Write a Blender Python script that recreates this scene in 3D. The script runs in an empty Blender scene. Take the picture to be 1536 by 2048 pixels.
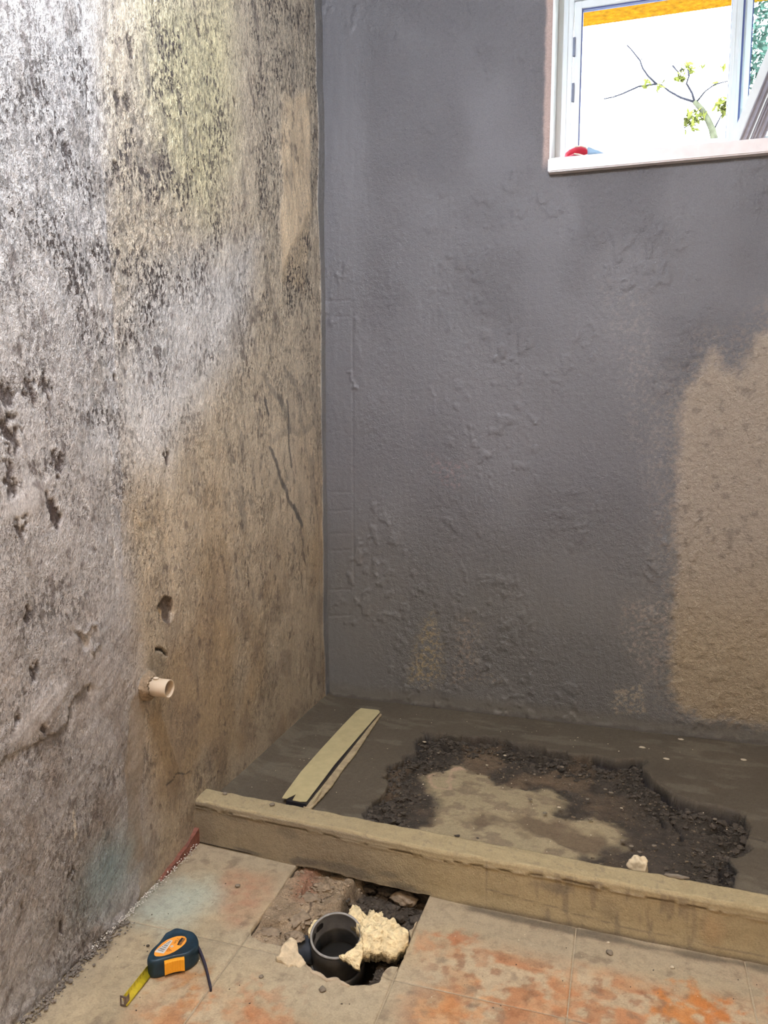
import bpy, bmesh, math, random
import numpy as np
from mathutils import Vector, Matrix
from mathutils.geometry import delaunay_2d_cdt

SC = bpy.context.scene
COL = SC.collection
rng = np.random.default_rng(7)
random.seed(7)

# ------------------------------------------------------------------ camera
CAM = np.array([1.01878, -2.58158, 1.09074])
YAW, PITCH, ROLL, FPX = -0.301938, 0.123912, -0.00026, 1558.29
_f = np.array([math.sin(YAW)*math.cos(PITCH), math.cos(YAW)*math.cos(PITCH), -math.sin(PITCH)])
_r = np.array([math.cos(YAW), -math.sin(YAW), 0.0])
_u = np.cross(_r, _f)
cam_d = bpy.data.cameras.new('camera')
cam_d.sensor_fit = 'HORIZONTAL'; cam_d.sensor_width = 36.0
cam_d.lens = FPX*36.0/1536.0
cam_d.clip_start = 0.02
cam = bpy.data.objects.new('camera', cam_d); COL.objects.link(cam)
m = Matrix.Identity(4)
for i in range(3):
    m[i][0] = _r[i]; m[i][1] = _u[i]; m[i][2] = -_f[i]; m[i][3] = CAM[i]
cam.matrix_world = m
SC.camera = cam

# ------------------------------------------------------------------ world, daylight, lamps, exposure
W_STRENGTH = 9.0
world = bpy.data.worlds.new('world'); SC.world = world
world.use_nodes = True
bg = world.node_tree.nodes['Background']
bg.inputs['Color'].default_value = (0.86, 0.93, 1.0, 1); bg.inputs['Strength'].default_value = W_STRENGTH
SC.view_settings.view_transform = 'Standard'
SC.view_settings.look = 'None'
SC.view_settings.exposure = 2.0
SC.view_settings.gamma = 1.0
SC.view_settings.use_curve_mapping = False
WX0, WX1, WZ0, WZ1 = 0.757, 1.86, 1.868, 2.44        # window opening in the back wall
pd = bpy.data.lights.new('window_daylight', 'AREA'); pd.shape = 'RECTANGLE'
pd.size = WX1-WX0; pd.size_y = WZ1-WZ0; pd.cycles.is_portal = True
po = bpy.data.objects.new('window_daylight', pd); COL.objects.link(po)
po.location = ((WX0+WX1)/2, 0.24, (WZ0+WZ1)/2); po.rotation_euler = (math.radians(-90), 0, 0)
LAMP = dict(loc=(1.3, -2.9, 2.50), power=7.5, color=(1.0, 0.70, 0.42))
FILL = dict(loc=(0.50, -1.85, 2.42), power=25.0, color=(0.76, 0.84, 1.0))  # added unseen bulb, cool fill where the daylight is too weak
RX, RY, RZ = 2.1, -3.5, 2.6                            # room: x 0..RX, y RY..0, z 0..RZ

# ------------------------------------------------------------------ helpers
def hit(px, py, ax, val):
    """real place of a point seen at (px,py) on the plane axis=val"""
    px = np.asarray(px, float); py = np.asarray(py, float)
    d = (px-768)[..., None]/FPX*_r - (py-1024)[..., None]/FPX*_u + _f
    t = (val-CAM[ax])/d[..., ax]
    return CAM + t[..., None]*d
def hits(pts, ax, val):
    a = np.array(pts, float); return hit(a[:, 0], a[:, 1], ax, val)

def tag(o, label=None, cat=None, group=None, kind=None):
    if label: o['label'] = label
    if cat: o['category'] = cat
    if group: o['group'] = group
    if kind: o['kind'] = kind
    return o
def link(name, me, mat=None, parent=None, smooth=False):
    if mat is not None:
        me.materials.clear(); me.materials.append(mat)
    if smooth:
        me.polygons.foreach_set('use_smooth', [True]*len(me.polygons))
    o = bpy.data.objects.new(name, me); COL.objects.link(o)
    if parent is not None: o.parent = parent
    return o
def empty(name, loc=(0, 0, 0), rot=(0, 0, 0)):
    o = bpy.data.objects.new(name, None); COL.objects.link(o)
    o.location = loc; o.rotation_euler = rot; o.empty_display_size = .05
    return o
def bm_obj(name, bm, mat=None, parent=None, smooth=False):
    me = bpy.data.meshes.new(name); bm.normal_update(); bm.to_mesh(me); bm.free()
    return link(name, me, mat, parent, smooth)
def bm_box(bm, a, b, bevel=0, mtx=None):
    cx = [(a[i]+b[i])/2 for i in range(3)]; s = [abs(b[i]-a[i]) for i in range(3)]
    M = Matrix.Translation(cx) @ Matrix.Diagonal((*s, 1))
    if mtx is not None: M = mtx @ M
    r = bmesh.ops.create_cube(bm, size=1, matrix=M)
    if bevel:
        es = list({e for v in r['verts'] for e in v.link_edges})
        bmesh.ops.bevel(bm, geom=es, offset=bevel, segments=2, affect='EDGES', clamp_overlap=True)
def box(name, a, b, mat, parent=None, bevel=0):
    bm = bmesh.new(); bm_box(bm, a, b, bevel); return bm_obj(name, bm, mat, parent)
def tube(bm, pts, rad, seg=10, cap=True):
    """skin a tube along points; rad scalar or list"""
    pts = [Vector(p) for p in pts]; n = len(pts)
    if not hasattr(rad, '__len__'): rad = [rad]*n
    rings = []; prev = None
    for i, p in enumerate(pts):
        t = (pts[min(i+1, n-1)]-pts[max(i-1, 0)]).normalized()
        if prev is None:
            a = t.orthogonal().normalized()
        else:
            a = (prev - t*prev.dot(t)).normalized()
        prev = a; b = t.cross(a)
        rings.append([bm.verts.new(p+(a*math.cos(2*math.pi*k/seg)+b*math.sin(2*math.pi*k/seg))*rad[i]) for k in range(seg)])
    for i in range(n-1):
        for k in range(seg):
            bm.faces.new((rings[i][k], rings[i][(k+1) % seg], rings[i+1][(k+1) % seg], rings[i+1][k]))
    if cap:
        bm.faces.new(rings[0][::-1]); bm.faces.new(rings[-1])
def lathe(bm, prof, seg=64, mtx=None):
    """profile (r,z) loop closed, turned about z"""
    rings = []
    for k in range(seg):
        a = 2*math.pi*k/seg
        rings.append([bm.verts.new((r*math.cos(a), r*math.sin(a), z)) for r, z in prof])
    n = len(prof)
    for k in range(seg):
        A, B = rings[k], rings[(k+1) % seg]
        for j in range(n):
            bm.faces.new((A[j], B[j], B[(j+1) % n], A[(j+1) % n]))
    if mtx is not None: bmesh.ops.transform(bm, matrix=mtx, verts=[v for r in rings for v in r])

# ---- numpy noise
def _h(ix, iy, seed):
    n = (ix*374761393 + iy*668265263 + seed*974634777) & 0xffffffff
    n = ((n ^ (n >> 13))*1274126177) & 0xffffffff
    n = n ^ (n >> 16)
    return (n & 0xffff)/65535.0
def vn(u, v, seed=0):
    u = np.asarray(u, float); v = np.asarray(v, float)
    iu = np.floor(u).astype(np.int64); iv = np.floor(v).astype(np.int64)
    fu = u-iu; fv = v-iv
    fu = fu*fu*fu*(fu*(fu*6-15)+10); fv = fv*fv*fv*(fv*(fv*6-15)+10)
    a = _h(iu, iv, seed); b = _h(iu+1, iv, seed); c = _h(iu, iv+1, seed); d = _h(iu+1, iv+1, seed)
    return (a*(1-fu)+b*fu)*(1-fv)+(c*(1-fu)+d*fu)*fv
def fbm(u, v, seed=0, oct=4, gain=.5):
    s = 0; a = 1; t = 0
    c, sn = math.cos(.6), math.sin(.6)
    for i in range(oct):
        s = s+a*vn(u, v, seed+i*17); t += a; a *= gain
        u, v = (c*u-sn*v)*2.03, (sn*u+c*v)*2.03
    return s/t                                            # 0..1, mean .5
def ridge(u, v, seed=0, oct=3):
    return 1-np.abs(2*fbm(u, v, seed, oct)-1)*2.2
def sstep(a, b, x):
    t = np.clip((x-a)/(b-a), 0, 1); return t*t*(3-2*t)
def polysd(X, Y, P):
    """signed distance, negative inside"""
    P = np.array(P, float)[:, :2]; d = np.full(X.shape, 1e9); ins = np.zeros(X.shape, bool)
    n = len(P)
    for i in range(n):
        ax, ay = P[i]; bx, by = P[(i+1) % n]
        ex, ey = bx-ax, by-ay
        t = np.clip(((X-ax)*ex+(Y-ay)*ey)/(ex*ex+ey*ey+1e-12), 0, 1)
        d = np.minimum(d, np.hypot(X-ax-t*ex, Y-ay-t*ey))
        c = ((ay > Y) != (by > Y)) & (X < (bx-ax)*(Y-ay)/((by-ay) if by != ay else 1e-12)+ax)
        ins ^= c
    return np.where(ins, -d, d)
def linesd(X, Y, P):
    P = np.array(P, float)[:, :2]; d = np.full(X.shape, 1e9)
    for i in range(len(P)-1):
        ax, ay = P[i]; bx, by = P[i+1]; ex, ey = bx-ax, by-ay
        t = np.clip(((X-ax)*ex+(Y-ay)*ey)/(ex*ex+ey*ey+1e-12), 0, 1)
        d = np.minimum(d, np.hypot(X-ax-t*ex, Y-ay-t*ey))
    return d
def mix(a, b, m):
    return a+(np.asarray(b, float)-a)*m[..., None]
def axisgrid(parts):
    out = []
    for a, b, s in parts:
        n = max(1, int(round(abs(b-a)/s)))
        out += list(np.linspace(a, b, n, endpoint=False))
    out.append(parts[-1][1]); return np.array(out)
def grid_mesh(name, P, keep=None, cols=None, flip=False, extra=None):
    """P (n,m,3) array -> mesh, keep (n-1,m-1) bool, cols (n,m,3)"""
    n, mm = P.shape[:2]
    idx = np.arange(n*mm).reshape(n, mm)
    q = np.stack([idx[:-1, :-1], idx[1:, :-1], idx[1:, 1:], idx[:-1, 1:]], -1)
    if flip: q = q[..., ::-1]
    q = q[keep] if keep is not None else q.reshape(-1, 4)
    co = P.reshape(-1, 3)
    used = np.zeros(len(co), bool); used[q.ravel()] = True
    remap = np.cumsum(used)-1
    q = remap[q]; co = co[used]
    me = bpy.data.meshes.new(name)
    me.vertices.add(len(co)); me.vertices.foreach_set('co', co.astype(np.float32).ravel())
    me.loops.add(q.size); me.loops.foreach_set('vertex_index', q.ravel().astype(np.int32))
    me.polygons.add(len(q)); me.polygons.foreach_set('loop_start', np.arange(0, q.size, 4, dtype=np.int32))
    me.polygons.foreach_set('use_smooth', np.ones(len(q), bool))
    me.update(calc_edges=True)
    def putcol(nm, c):
        at = me.attributes.new(nm, 'FLOAT_COLOR', 'POINT')
        c = c.reshape(-1, c.shape[-1])[used]
        full = np.ones((len(c), 4), np.float32); full[:, :c.shape[1]] = c
        at.data.foreach_set('color', full.ravel())
    if cols is not None: putcol('col', cols)
    if extra is not None:
        at = me.attributes.new('rgh', 'FLOAT', 'POINT')
        at.data.foreach_set('value', extra.reshape(-1)[used].astype(np.float32))
    return me

# ------------------------------------------------------------------ materials
def new_mat(name):
    M = bpy.data.materials.new(name); M.use_nodes = True
    nt = M.node_tree; b = nt.nodes['Principled BSDF']
    return M, nt, b
def nd(nt, typ, **kw):
    n = nt.nodes.new(typ)
    for k, v in kw.items(): setattr(n, k, v)
    return n
def mat_plain(name, col, rough=.5, metal=0, spec=.5, bump=0, bscale=80, vary=.12, vscale=30):
    M, nt, b = new_mat(name)
    tc = nd(nt, 'ShaderNodeTexCoord'); no = nd(nt, 'ShaderNodeTexNoise')
    no.inputs['Scale'].default_value = vscale; no.inputs['Detail'].default_value = 5
    nt.links.new(tc.outputs['Object'], no.inputs['Vector'])
    mr = nd(nt, 'ShaderNodeMapRange'); mr.inputs[1].default_value = .3; mr.inputs[2].default_value = .7
    mr.inputs[3].default_value = 1-vary; mr.inputs[4].default_value = 1+vary
    nt.links.new(no.outputs[0], mr.inputs[0])
    hs = nd(nt, 'ShaderNodeVectorMath', operation='SCALE'); hs.inputs[0].default_value = col
    nt.links.new(mr.outputs[0], hs.inputs['Scale']); nt.links.new(hs.outputs[0], b.inputs['Base Color'])
    b.inputs['Roughness'].default_value = rough; b.inputs['Metallic'].default_value = metal
    b.inputs['Specular IOR Level'].default_value = spec
    if bump:
        n2 = nd(nt, 'ShaderNodeTexNoise'); n2.inputs['Scale'].default_value = bscale; n2.inputs['Detail'].default_value = 6
        nt.links.new(tc.outputs['Object'], n2.inputs['Vector'])
        bp = nd(nt, 'ShaderNodeBump'); bp.inputs['Distance'].default_value = bump; bp.inputs['Strength'].default_value = 1
        nt.links.new(n2.outputs[0], bp.inputs['Height']); nt.links.new(bp.outputs[0], b.inputs['Normal'])
    return M
def mat_plaster(name, rough=.7, spec=.4, scl=(1, 1, 1), d1=.003, d2=.0012, s1=70, s2=330, pits=.0, dark=.55, vary=.16, pit_col=(.07, .05, .04), ps=55, cav=0.0, rot=0.0, clus=.05):
    """albedo from the mesh's col attribute x grain; relief scaled by the rgh attribute"""
    M, nt, b = new_mat(name); L = nt.links.new
    tc = nd(nt, 'ShaderNodeTexCoord'); mp = nd(nt, 'ShaderNodeMapping'); mp.inputs['Scale'].default_value = scl; mp.inputs['Rotation'].default_value = (rot, 0, 0)
    L(tc.outputs['Object'], mp.inputs['Vector'])
    at = nd(nt, 'ShaderNodeAttribute', attribute_name='col'); ar = nd(nt, 'ShaderNodeAttribute', attribute_name='rgh')
    def noise(s, det=6, r=.6, vec=None):
        n = nd(nt, 'ShaderNodeTexNoise'); n.inputs['Scale'].default_value = s; n.inputs['Detail'].default_value = det
        n.inputs['Roughness'].default_value = r; L(vec or mp.outputs[0], n.inputs['Vector']); return n.outputs[0]
    def mth(op, a, c):
        n = nd(nt, 'ShaderNodeMath', operation=op)
        for i, v in enumerate((a, c)):
            if isinstance(v, (int, float)): n.inputs[i].default_value = v
            else: L(v, n.inputs[i])
        return n.outputs[0]
    def rmp(x, a, c, lo, hi):
        n = nd(nt, 'ShaderNodeMapRange'); n.interpolation_type = 'SMOOTHSTEP'; L(x, n.inputs[0])
        for i, v in enumerate((a, c, lo, hi)): n.inputs[i+1].default_value = v
        return n.outputs[0]
    nA = noise(s1, 5, .55); nB = noise(s2, 4, .6); nC = noise(ps, 3, .7)
    # grain colour
    g = rmp(nB, .3, .7, 1-vary, 1+vary)
    sc = nd(nt, 'ShaderNodeVectorMath', operation='SCALE'); L(at.outputs['Color'], sc.inputs[0]); L(g, sc.inputs['Scale'])
    out = sc.outputs[0]
    if cav > 0:  # recess shading put into the colour to strengthen the relief
        cn = noise(ps*.8, 6, .7)
        kk = mth('MULTIPLY', rmp(cn, .38, .55, cav, 0), ar.outputs['Fac'])
        s2_ = nd(nt, 'ShaderNodeVectorMath', operation='SCALE'); L(out, s2_.inputs[0]); L(mth('SUBTRACT', 1.0, kk), s2_.inputs['Scale']); out = s2_.outputs[0]
    pit = None
    if pits > 0:
        big = noise(9, 3, .5, tc.outputs['Object'])
        thr = mth('ADD', rmp(big, .35, .65, -clus, clus), nC)
        pit = rmp(thr, .30+pits, .36+pits, 1, 0)
        pit = mth('MULTIPLY', pit, ar.outputs['Fac'])
        mx = nd(nt, 'ShaderNodeMix', data_type='RGBA'); pm = mth('MULTIPLY', pit, dark)  # pits darkened in the colour as well
        L(pm, mx.inputs['Factor']); L(out, mx.inputs['A']); mx.inputs['B'].default_value = (*pit_col, 1)
        out = mx.outputs['Result']
    L(out, b.inputs['Base Color'])
    h = mth('ADD', mth('MULTIPLY', nA, d1), mth('MULTIPLY', nB, d2))
    h = mth('MULTIPLY', h, ar.outputs['Fac'])
    if cav > 0: h = mth('SUBTRACT', h, mth('MULTIPLY', kk, .0035))
    if pit is not None: h = mth('SUBTRACT', h, mth('MULTIPLY', pit, .0022))
    bp = nd(nt, 'ShaderNodeBump'); bp.inputs['Distance'].default_value = 1.0; bp.inputs['Strength'].default_value = 1
    L(h, bp.inputs['Height']); L(bp.outputs[0], b.inputs['Normal'])
    b.inputs['Roughness'].default_value = rough; b.inputs['Specular IOR Level'].default_value = spec
    return M
def mat_glass(name, tint):
    M = bpy.data.materials.new(name); M.use_nodes = True; nt = M.node_tree; nt.nodes.clear()
    o = nd(nt, 'ShaderNodeOutputMaterial'); t = nd(nt, 'ShaderNodeBsdfTransparent'); g = nd(nt, 'ShaderNodeBsdfGlossy')
    t.inputs[0].default_value = (*tint, 1); g.inputs['Roughness'].default_value = .02
    fr = nd(nt, 'ShaderNodeFresnel'); fr.inputs[0].default_value = 1.45
    mx = nd(nt, 'ShaderNodeMixShader'); nt.links.new(fr.outputs[0], mx.inputs[0])
    nt.links.new(t.outputs[0], mx.inputs[1]); nt.links.new(g.outputs[0], mx.inputs[2]); nt.links.new(mx.outputs[0], o.inputs[0])
    return M

M_LEFT = mat_plaster('rough_plaster', rough=.5, spec=.6, scl=(1, 1, .60), d1=.0095, d2=.0040, s1=75, s2=300, pits=.062, dark=.9, ps=105, cav=.46, rot=.12, clus=.085, vary=.22)
M_BACK = mat_plaster('brushed_slurry', rough=.5, spec=.5, d1=.0070, d2=.0034, s1=60, s2=260, pits=-.03, dark=.5, vary=.10, cav=.10, ps=130, clus=.07)
M_SCREED = mat_plaster('damp_screed', rough=.75, spec=.3, d1=.0030, d2=.0022, s1=60, s2=300, vary=.14)
M_TILE = mat_plaster('dusty_tile', rough=.7, spec=.3, cav=.16, ps=60, d1=.0009, d2=.0005, s1=40, s2=260, vary=.10)
M_CURB = mat_plaster('smeared_mortar', rough=.8, spec=.25, d1=.0022, d2=.0012, s1=45, s2=260, vary=.10, cav=.10, ps=50)
M_SOIL = mat_plaster('rubble_soil', rough=.9, spec=.15, d1=.004, d2=.0018, s1=70, s2=300, vary=.25)
M_WHITEWALL = mat_plain('pale_plaster', (.62, .58, .52), .9, vary=.05)
M_CEIL = mat_plain('ceiling_plaster', (.75, .74, .72), .9, vary=.03)
M_FRAME = mat_plain('white_coated_aluminium', (.72, .76, .76), .35, vary=.02)
M_SEAL = mat_plain('blue_grey_seal', (.06, .08, .22), .5, vary=.03)
M_SLOT = mat_plain('grey_slot', (.14, .16, .22), .5)
M_SILL = mat_plain('white_marble_sill', (.78, .72, .70), .35, vary=.05)
M_ALU = mat_plain('bare_aluminium', (.26, .27, .33), .35, metal=.7, vary=.12, vscale=60)
M_ORANGE = mat_plain('orange_stucco', (.21, .092, .004), .95, spec=0, bump=.02, bscale=40, vary=.38, vscale=45)
M_GROUND = mat_plain('yard_paving', (.05, .048, .045), .95)
M_BARK = mat_plain('bark', (.030, .031, .020), .9, spec=0, vary=.3)
M_TWIG = mat_plain('twig_bark', (.010, .010, .0135), .9, spec=0, vary=.2)
M_LEAF = mat_plain('spring_leaf', (.055, .060, .012), .8, spec=0, vary=.3)
M_SHRUB = mat_plain('far_foliage', (.034, .050, .040), .8, spec=0, vary=.4, vscale=8)
M_PANE = mat_glass('window_glass', (.96, .98, .98)); M_PANE2 = mat_glass('green_glass', (.80, .93, .92))

# ------------------------------------------------------------------ setting: left wall
LP = lambda pts: hits(pts, 0, 0.0)[:, 1:]               # image points -> (y,z) on the left wall
BP = lambda pts: hits(pts, 1, 0.0)[:, [0, 2]]           # -> (x,z) on the back wall
TP = lambda pts: hits(pts, 2, 0.066)[:, :2]             # -> (x,y) on the tray
FP = lambda pts: hits(pts, 2, 0.0)[:, :2]               # -> (x,y) on the floor
PIPE_Y, PIPE_Z = -1.12, .483

ys = axisgrid([(RY, -1.72, .06), (-1.72, 0, .0036)]); zs = axisgrid([(0, 2.05, .004), (2.05, RZ, .006)])
Y, Z = np.meshgrid(ys, zs, indexing='ij')
wy = Y+.03*(fbm(Y*9, Z*9, 3)-.5); wz = Z+.06*(fbm(Y*9, Z*9, 9)-.5)
BEI = np.array([.44, .375, .28]); GRY = np.array([.36, .345, .335])
c = np.tile(BEI, Y.shape+(1,))
g1 = fbm(Y*5, Z*3, 21, 5)
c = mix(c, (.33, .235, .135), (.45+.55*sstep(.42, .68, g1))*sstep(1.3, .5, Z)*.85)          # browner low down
edgeL = linesd(wy, wz, LP([(175, -40), (205, 800), (250, 1300), (270, 1500), (285, 1720)]))
left_of = (wy < np.interp(wz, [.0, .1, .41, .61, 1.0, 1.9, 2.6], [-1.17, -1.17, -1.19, -1.19, -1.17, -1.225, -1.24])-.0)
lo = sstep(-.10, .03, np.where(left_of, edgeL, -edgeL)+.05*(fbm(Y*12, Z*8, 19, 3)-.5))
c = mix(c, GRY, lo*.85)
# pale cement band and yellowish soft light painted as a patch
c = mix(c, (.50, .49, .48), sstep(.08, -.12, polysd(wy, wz, LP([(380, 500), (520, 480), (500, 660), (330, 950), (180, 900), (250, 560)])))*.8)
c = mix(c, (.49, .44, .26), sstep(.07, -.13, polysd(wy, wz, LP([(270, -40), (470, -40), (480, 330), (430, 480), (330, 380), (290, 200)])))*.85)
c = mix(c, (.50, .40, .27), sstep(.01, -.03, polysd(wy, wz, LP([(560, 180), (620, 175), (625, 420), (610, 600), (560, 560)])))*.9)
# streaky grey dirt, elongated up and down
st = fbm(Y*38+Z*6, Z*11, 5, 4); st2 = fbm(Y*4, Z*3, 31, 3)
rough_zone = sstep(.42, .6, st2)
c = mix(c, (.17, .145, .12), sstep(.52, .72, st)*(.15+.40*rough_zone)*sstep(.35, .9, Z))
c = mix(c, (.20, .15, .11), sstep(.55, .66, fbm(Y*14, Z*10, 44, 5))*.45*sstep(1.0, .3, Z))
sp = fbm(Y*60, Z*34, 77, 3)
c = mix(c, (.09, .065, .055), sstep(.68, .74, sp)*.6*sstep(.40, .6, fbm(Y*6, Z*5, 78, 3)))
# grey smears and drips near the corner
SM = [([(530, 745), (545, 775), (562, 805)], .013, .5), ([(572, 735), (592, 765), (600, 800), (603, 845)], .012, .45), ([(560, 795), (570, 830), (580, 860)], .016, .5),
      ([(532, 805), (538, 835)], .007, .95), ([(572, 805), (576, 840), (580, 900), (584, 935)], .006, .8), ([(516, 870), (522, 800)], .008, .35),
      ([(538, 900), (550, 925), (560, 960), (572, 990), (588, 1015), (600, 1040)], .008, .85), ([(566, 930), (575, 970)], .005, .5), ([(588, 1010), (598, 1035), (604, 1050)], .010, .9),
      ([(604, 1075), (606, 1090)], .009, .6), ([(590, 1095), (591, 1108)], .007, .6), ([(540, 885), (580, 865), (620, 850), (650, 830)], .012, .28), ([(480, 1000), (484, 1040)], .03, .35),
      ([(330, 1375), (262, 1460), (262, 1600), (268, 1700)], .0, 0)]
for pts, w, k in SM:
    if w: c = mix(c, (.10, .09, .08), sstep(w*1.25, w*.55, linesd(wy, wz, LP(pts))+.006*(fbm(Y*90, Z*90, 4)-.5))*k)
for pts in ([(560, 1140), (552, 1180), (535, 1215), (505, 1245)], [(540, 1000), (548, 1050)]):
    c = mix(c, (.62, .5, .34), sstep(.004, .001, linesd(wy, wz, LP(pts)))*.35)
# conduit chase below the stub, filled smooth and brown
chase = sstep(.006, -.006, polysd(wy, wz, LP([(262, 1400), (285, 1390), (290, 1500), (282, 1600), (290, 1705), (255, 1735), (252, 1520)])))
c = mix(c, (.22, .16, .095), chase*.5)
# vertical score line
ln = linesd(Y, Z, LP([(166, 0), (198, 600), (225, 1000), (238, 1270)]))
c = mix(c, (.58, .55, .50), sstep(.0028, .001, ln)*.45)
# stains, and dark colour put into the hole, slit and pits
c = mix(c, (.075, .05, .035), sstep(.003, -.003, polysd(wy, wz, LP([(330, 1197), (343, 1202), (347, 1225), (340, 1243), (330, 1240), (319, 1215)])))*.9)
c = mix(c, (.42, .32, .2), sstep(.003, -.001, polysd(Y, Z, LP([(320, 1222), (329, 1220), (329, 1238), (321, 1240)]))))
c = mix(c, (.15, .12, .08), sstep(.006, -.004, polysd(wy, wz, LP([(300, 1310), (322, 1303), (335, 1325), (315, 1350), (295, 1340)])))*.45)
c = mix(c, (.015, .012, .01), sstep(.005, .002, linesd(Y, Z, LP([(313, 1298), (326, 1300), (334, 1310)]))))
c = mix(c, (.015, .012, .01), sstep(.0022, .0008, linesd(Y, Z, LP([(333, 1570), (345, 1560), (353, 1546), (370, 1548), (383, 1541)])))*.9)
c = mix(c, (.70, .62, .5), sstep(.006, .003, linesd(wy, Z, LP([(142, 1628), (147, 1650), (155, 1678)]))+.004*(fbm(Y*200, Z*200, 8)-.3)))
PQ = np.zeros(Y.shape)
for (px, py, r) in [(28, 880, .022), (12, 870, .016), (60, 780, .018), (90, 775, .016), (12, 800, .02), (120, 935, .017), (128, 915, .009), (20, 965, .02), (105, 1030, .014), (38, 1042, .015), (60, 1225, .010),
                    (75, 1325, .007), (66, 1335, .006), (68, 1347, .006), (130, 1300, .007), (42, 1430, .011), (92, 1452, .008), (180, 1380, .008), (115, 1030, .01), (150, 1745, .010), (52, 1825, .009), (125, 1860, .009), (328, 925, .014), (230, 760, .008),
                    (100, 1010, .012), (262, 100, .014), (255, 210, .01), (400, 60, .010), (470, 200, .008), (235, 195, .013), (138, 300, .009), (230, 340, .012), (350, 110, .008)]:
    p = LP([(px, py)])[0]
    dd = np.hypot(wy-p[0], (wz-p[1])*.6)+r*2.2*(fbm(Y*130, Z*80, 5, 3)-.5)
    pq = sstep(r*.75, r*.55, dd); PQ = np.maximum(PQ, pq)
    c = mix(c, (.045, .030, .025), pq*.9)
# grey slurry lapping round the corner and its scraped edge
strip = sstep(.006, -.004, -Y-(.028+.022*fbm(Z*6, Z*0, 8)+.018*sstep(1.6, 1.9, Z)))
c = mix(c, (.165, .160, .155), strip)
c = mix(c, (.22, .18, .14), sstep(.012, .0, np.abs(-Y-.075)+.02*(fbm(Y*60, Z*9, 6)-.5))*.45)
# bluish flare tint painted into the colour at the foot
p = LP([(215, 1745)])[0]
c = mix(c, (.20, .32, .34), sstep(.16, .0, np.hypot(Y-p[0], (Z-p[1])*1.2)+.05*(fbm(Y*30, Z*30, 5)-.5))*.65)
c *= ((0.86+.28*fbm(Y*22, Z*16, 61, 4))*(1.0+.42*sstep(.1, 1.0, Z)))[..., None]  # upper wall lightened in the colour to make up for weak light
strk = fbm((Y+.5*Z)*14, (Z-.5*Y)*120, 97, 3)
c *= (1-.16*sstep(.5, .7, strk)*sstep(.95, .6, Z)*lo)[..., None]
rg = .55+.45*sstep(.35, .6, fbm(Y*5, Z*3.2, 14, 3))
smooth = np.maximum.reduce([sstep(.01, -.02, polysd(wy, wz, LP([(560, 180), (620, 175), (625, 420), (560, 560)]))), strip, chase,
                            sstep(.01, -.02, polysd(wy, wz, LP([(60, 1400), (100, 1370), (160, 1360), (120, 1430), (40, 1500), (10, 1500)]))),
                            sstep(.01, -.02, polysd(wy, wz, LP([(0, 990), (60, 960), (130, 950), (90, 1000), (0, 1050)])))])
rg = rg*(1-.75*smooth)*(1-.35*sstep(-.7, -.2, Y)*sstep(1.4, .8, Z))
rg = rg*(.6+.55*sstep(.5, 1.4, Z))
# relief
hx = .0022*(fbm(Y*45, Z*30, 51, 4)-.5)*rg*2+.006*(fbm(Y*5, Z*4, 52, 3)-.5)+.0030*ridge(Y*12+Z*3, Z*5, 53)*sstep(.5, .62, fbm(Y*4, Z*3, 54, 2))
hx += -.0022*chase - .0020*sstep(.004, .001, ln)
hx += .002*strip+.0022*(strk-.5)*sstep(.95, .6, Z)*lo
hx += -.004*PQ
foot = sstep(.07, .0, Z)
hx += foot*.012*(fbm(Y*45, Z*45, 55, 3))*sstep(-1.12, -1.2, Y)
hx += -.008*sstep(.005, .002, linesd(Y, Z, LP([(313, 1298), (326, 1300), (334, 1310)])))
hx += -.010*sstep(.008, -.004, polysd(Y, Z, LP([(330, 1197), (343, 1202), (347, 1225), (340, 1243), (330, 1240), (319, 1215)])))
hx += .010*sstep(.035, .018, np.hypot(Y-PIPE_Y, Z-PIPE_Z)+.008*(fbm(Y*60, Z*60, 9)-.5))
# flaked scar with curled plaster
scar = polysd(wy, wz, LP([(150, 1272), (165, 1290), (172, 1310), (182, 1300), (185, 1285), (178, 1275), (172, 1285), (165, 1275)]))
hx += -.006*sstep(.002, -.003, scar)+.006*sstep(.004, .0, np.abs(polysd(wy, wz, LP([(172, 1280), (180, 1255), (192, 1255), (198, 1290), (186, 1310), (182, 1290)]))))
# broken ridge of plaster low on the left
rl = linesd(wy, wz, LP([(-20, 1530), (40, 1500), (100, 1465), (140, 1425), (170, 1385)]))
below = wz < np.interp(wy, *zip(*sorted(map(tuple, LP([(-20, 1530), (40, 1500), (100, 1465), (140, 1425), (170, 1385)])))))
hx += np.where(below, -.003, 0)*sstep(.09, .0, rl)
c = mix(c, (.12, .10, .085), np.where(below, 1, 0)*sstep(.05, .0, rl)*sstep(.45, .6, fbm(Y*40, Z*30, 71, 3))*.8)
lw = np.stack([hx, Y, Z], -1); lw[..., 0] += -.001
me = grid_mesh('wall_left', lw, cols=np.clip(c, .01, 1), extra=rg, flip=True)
tag(link('wall_left', me, M_LEFT), kind='structure', label='rough stained plaster wall with streaks, pits and a filled chase')

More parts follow.
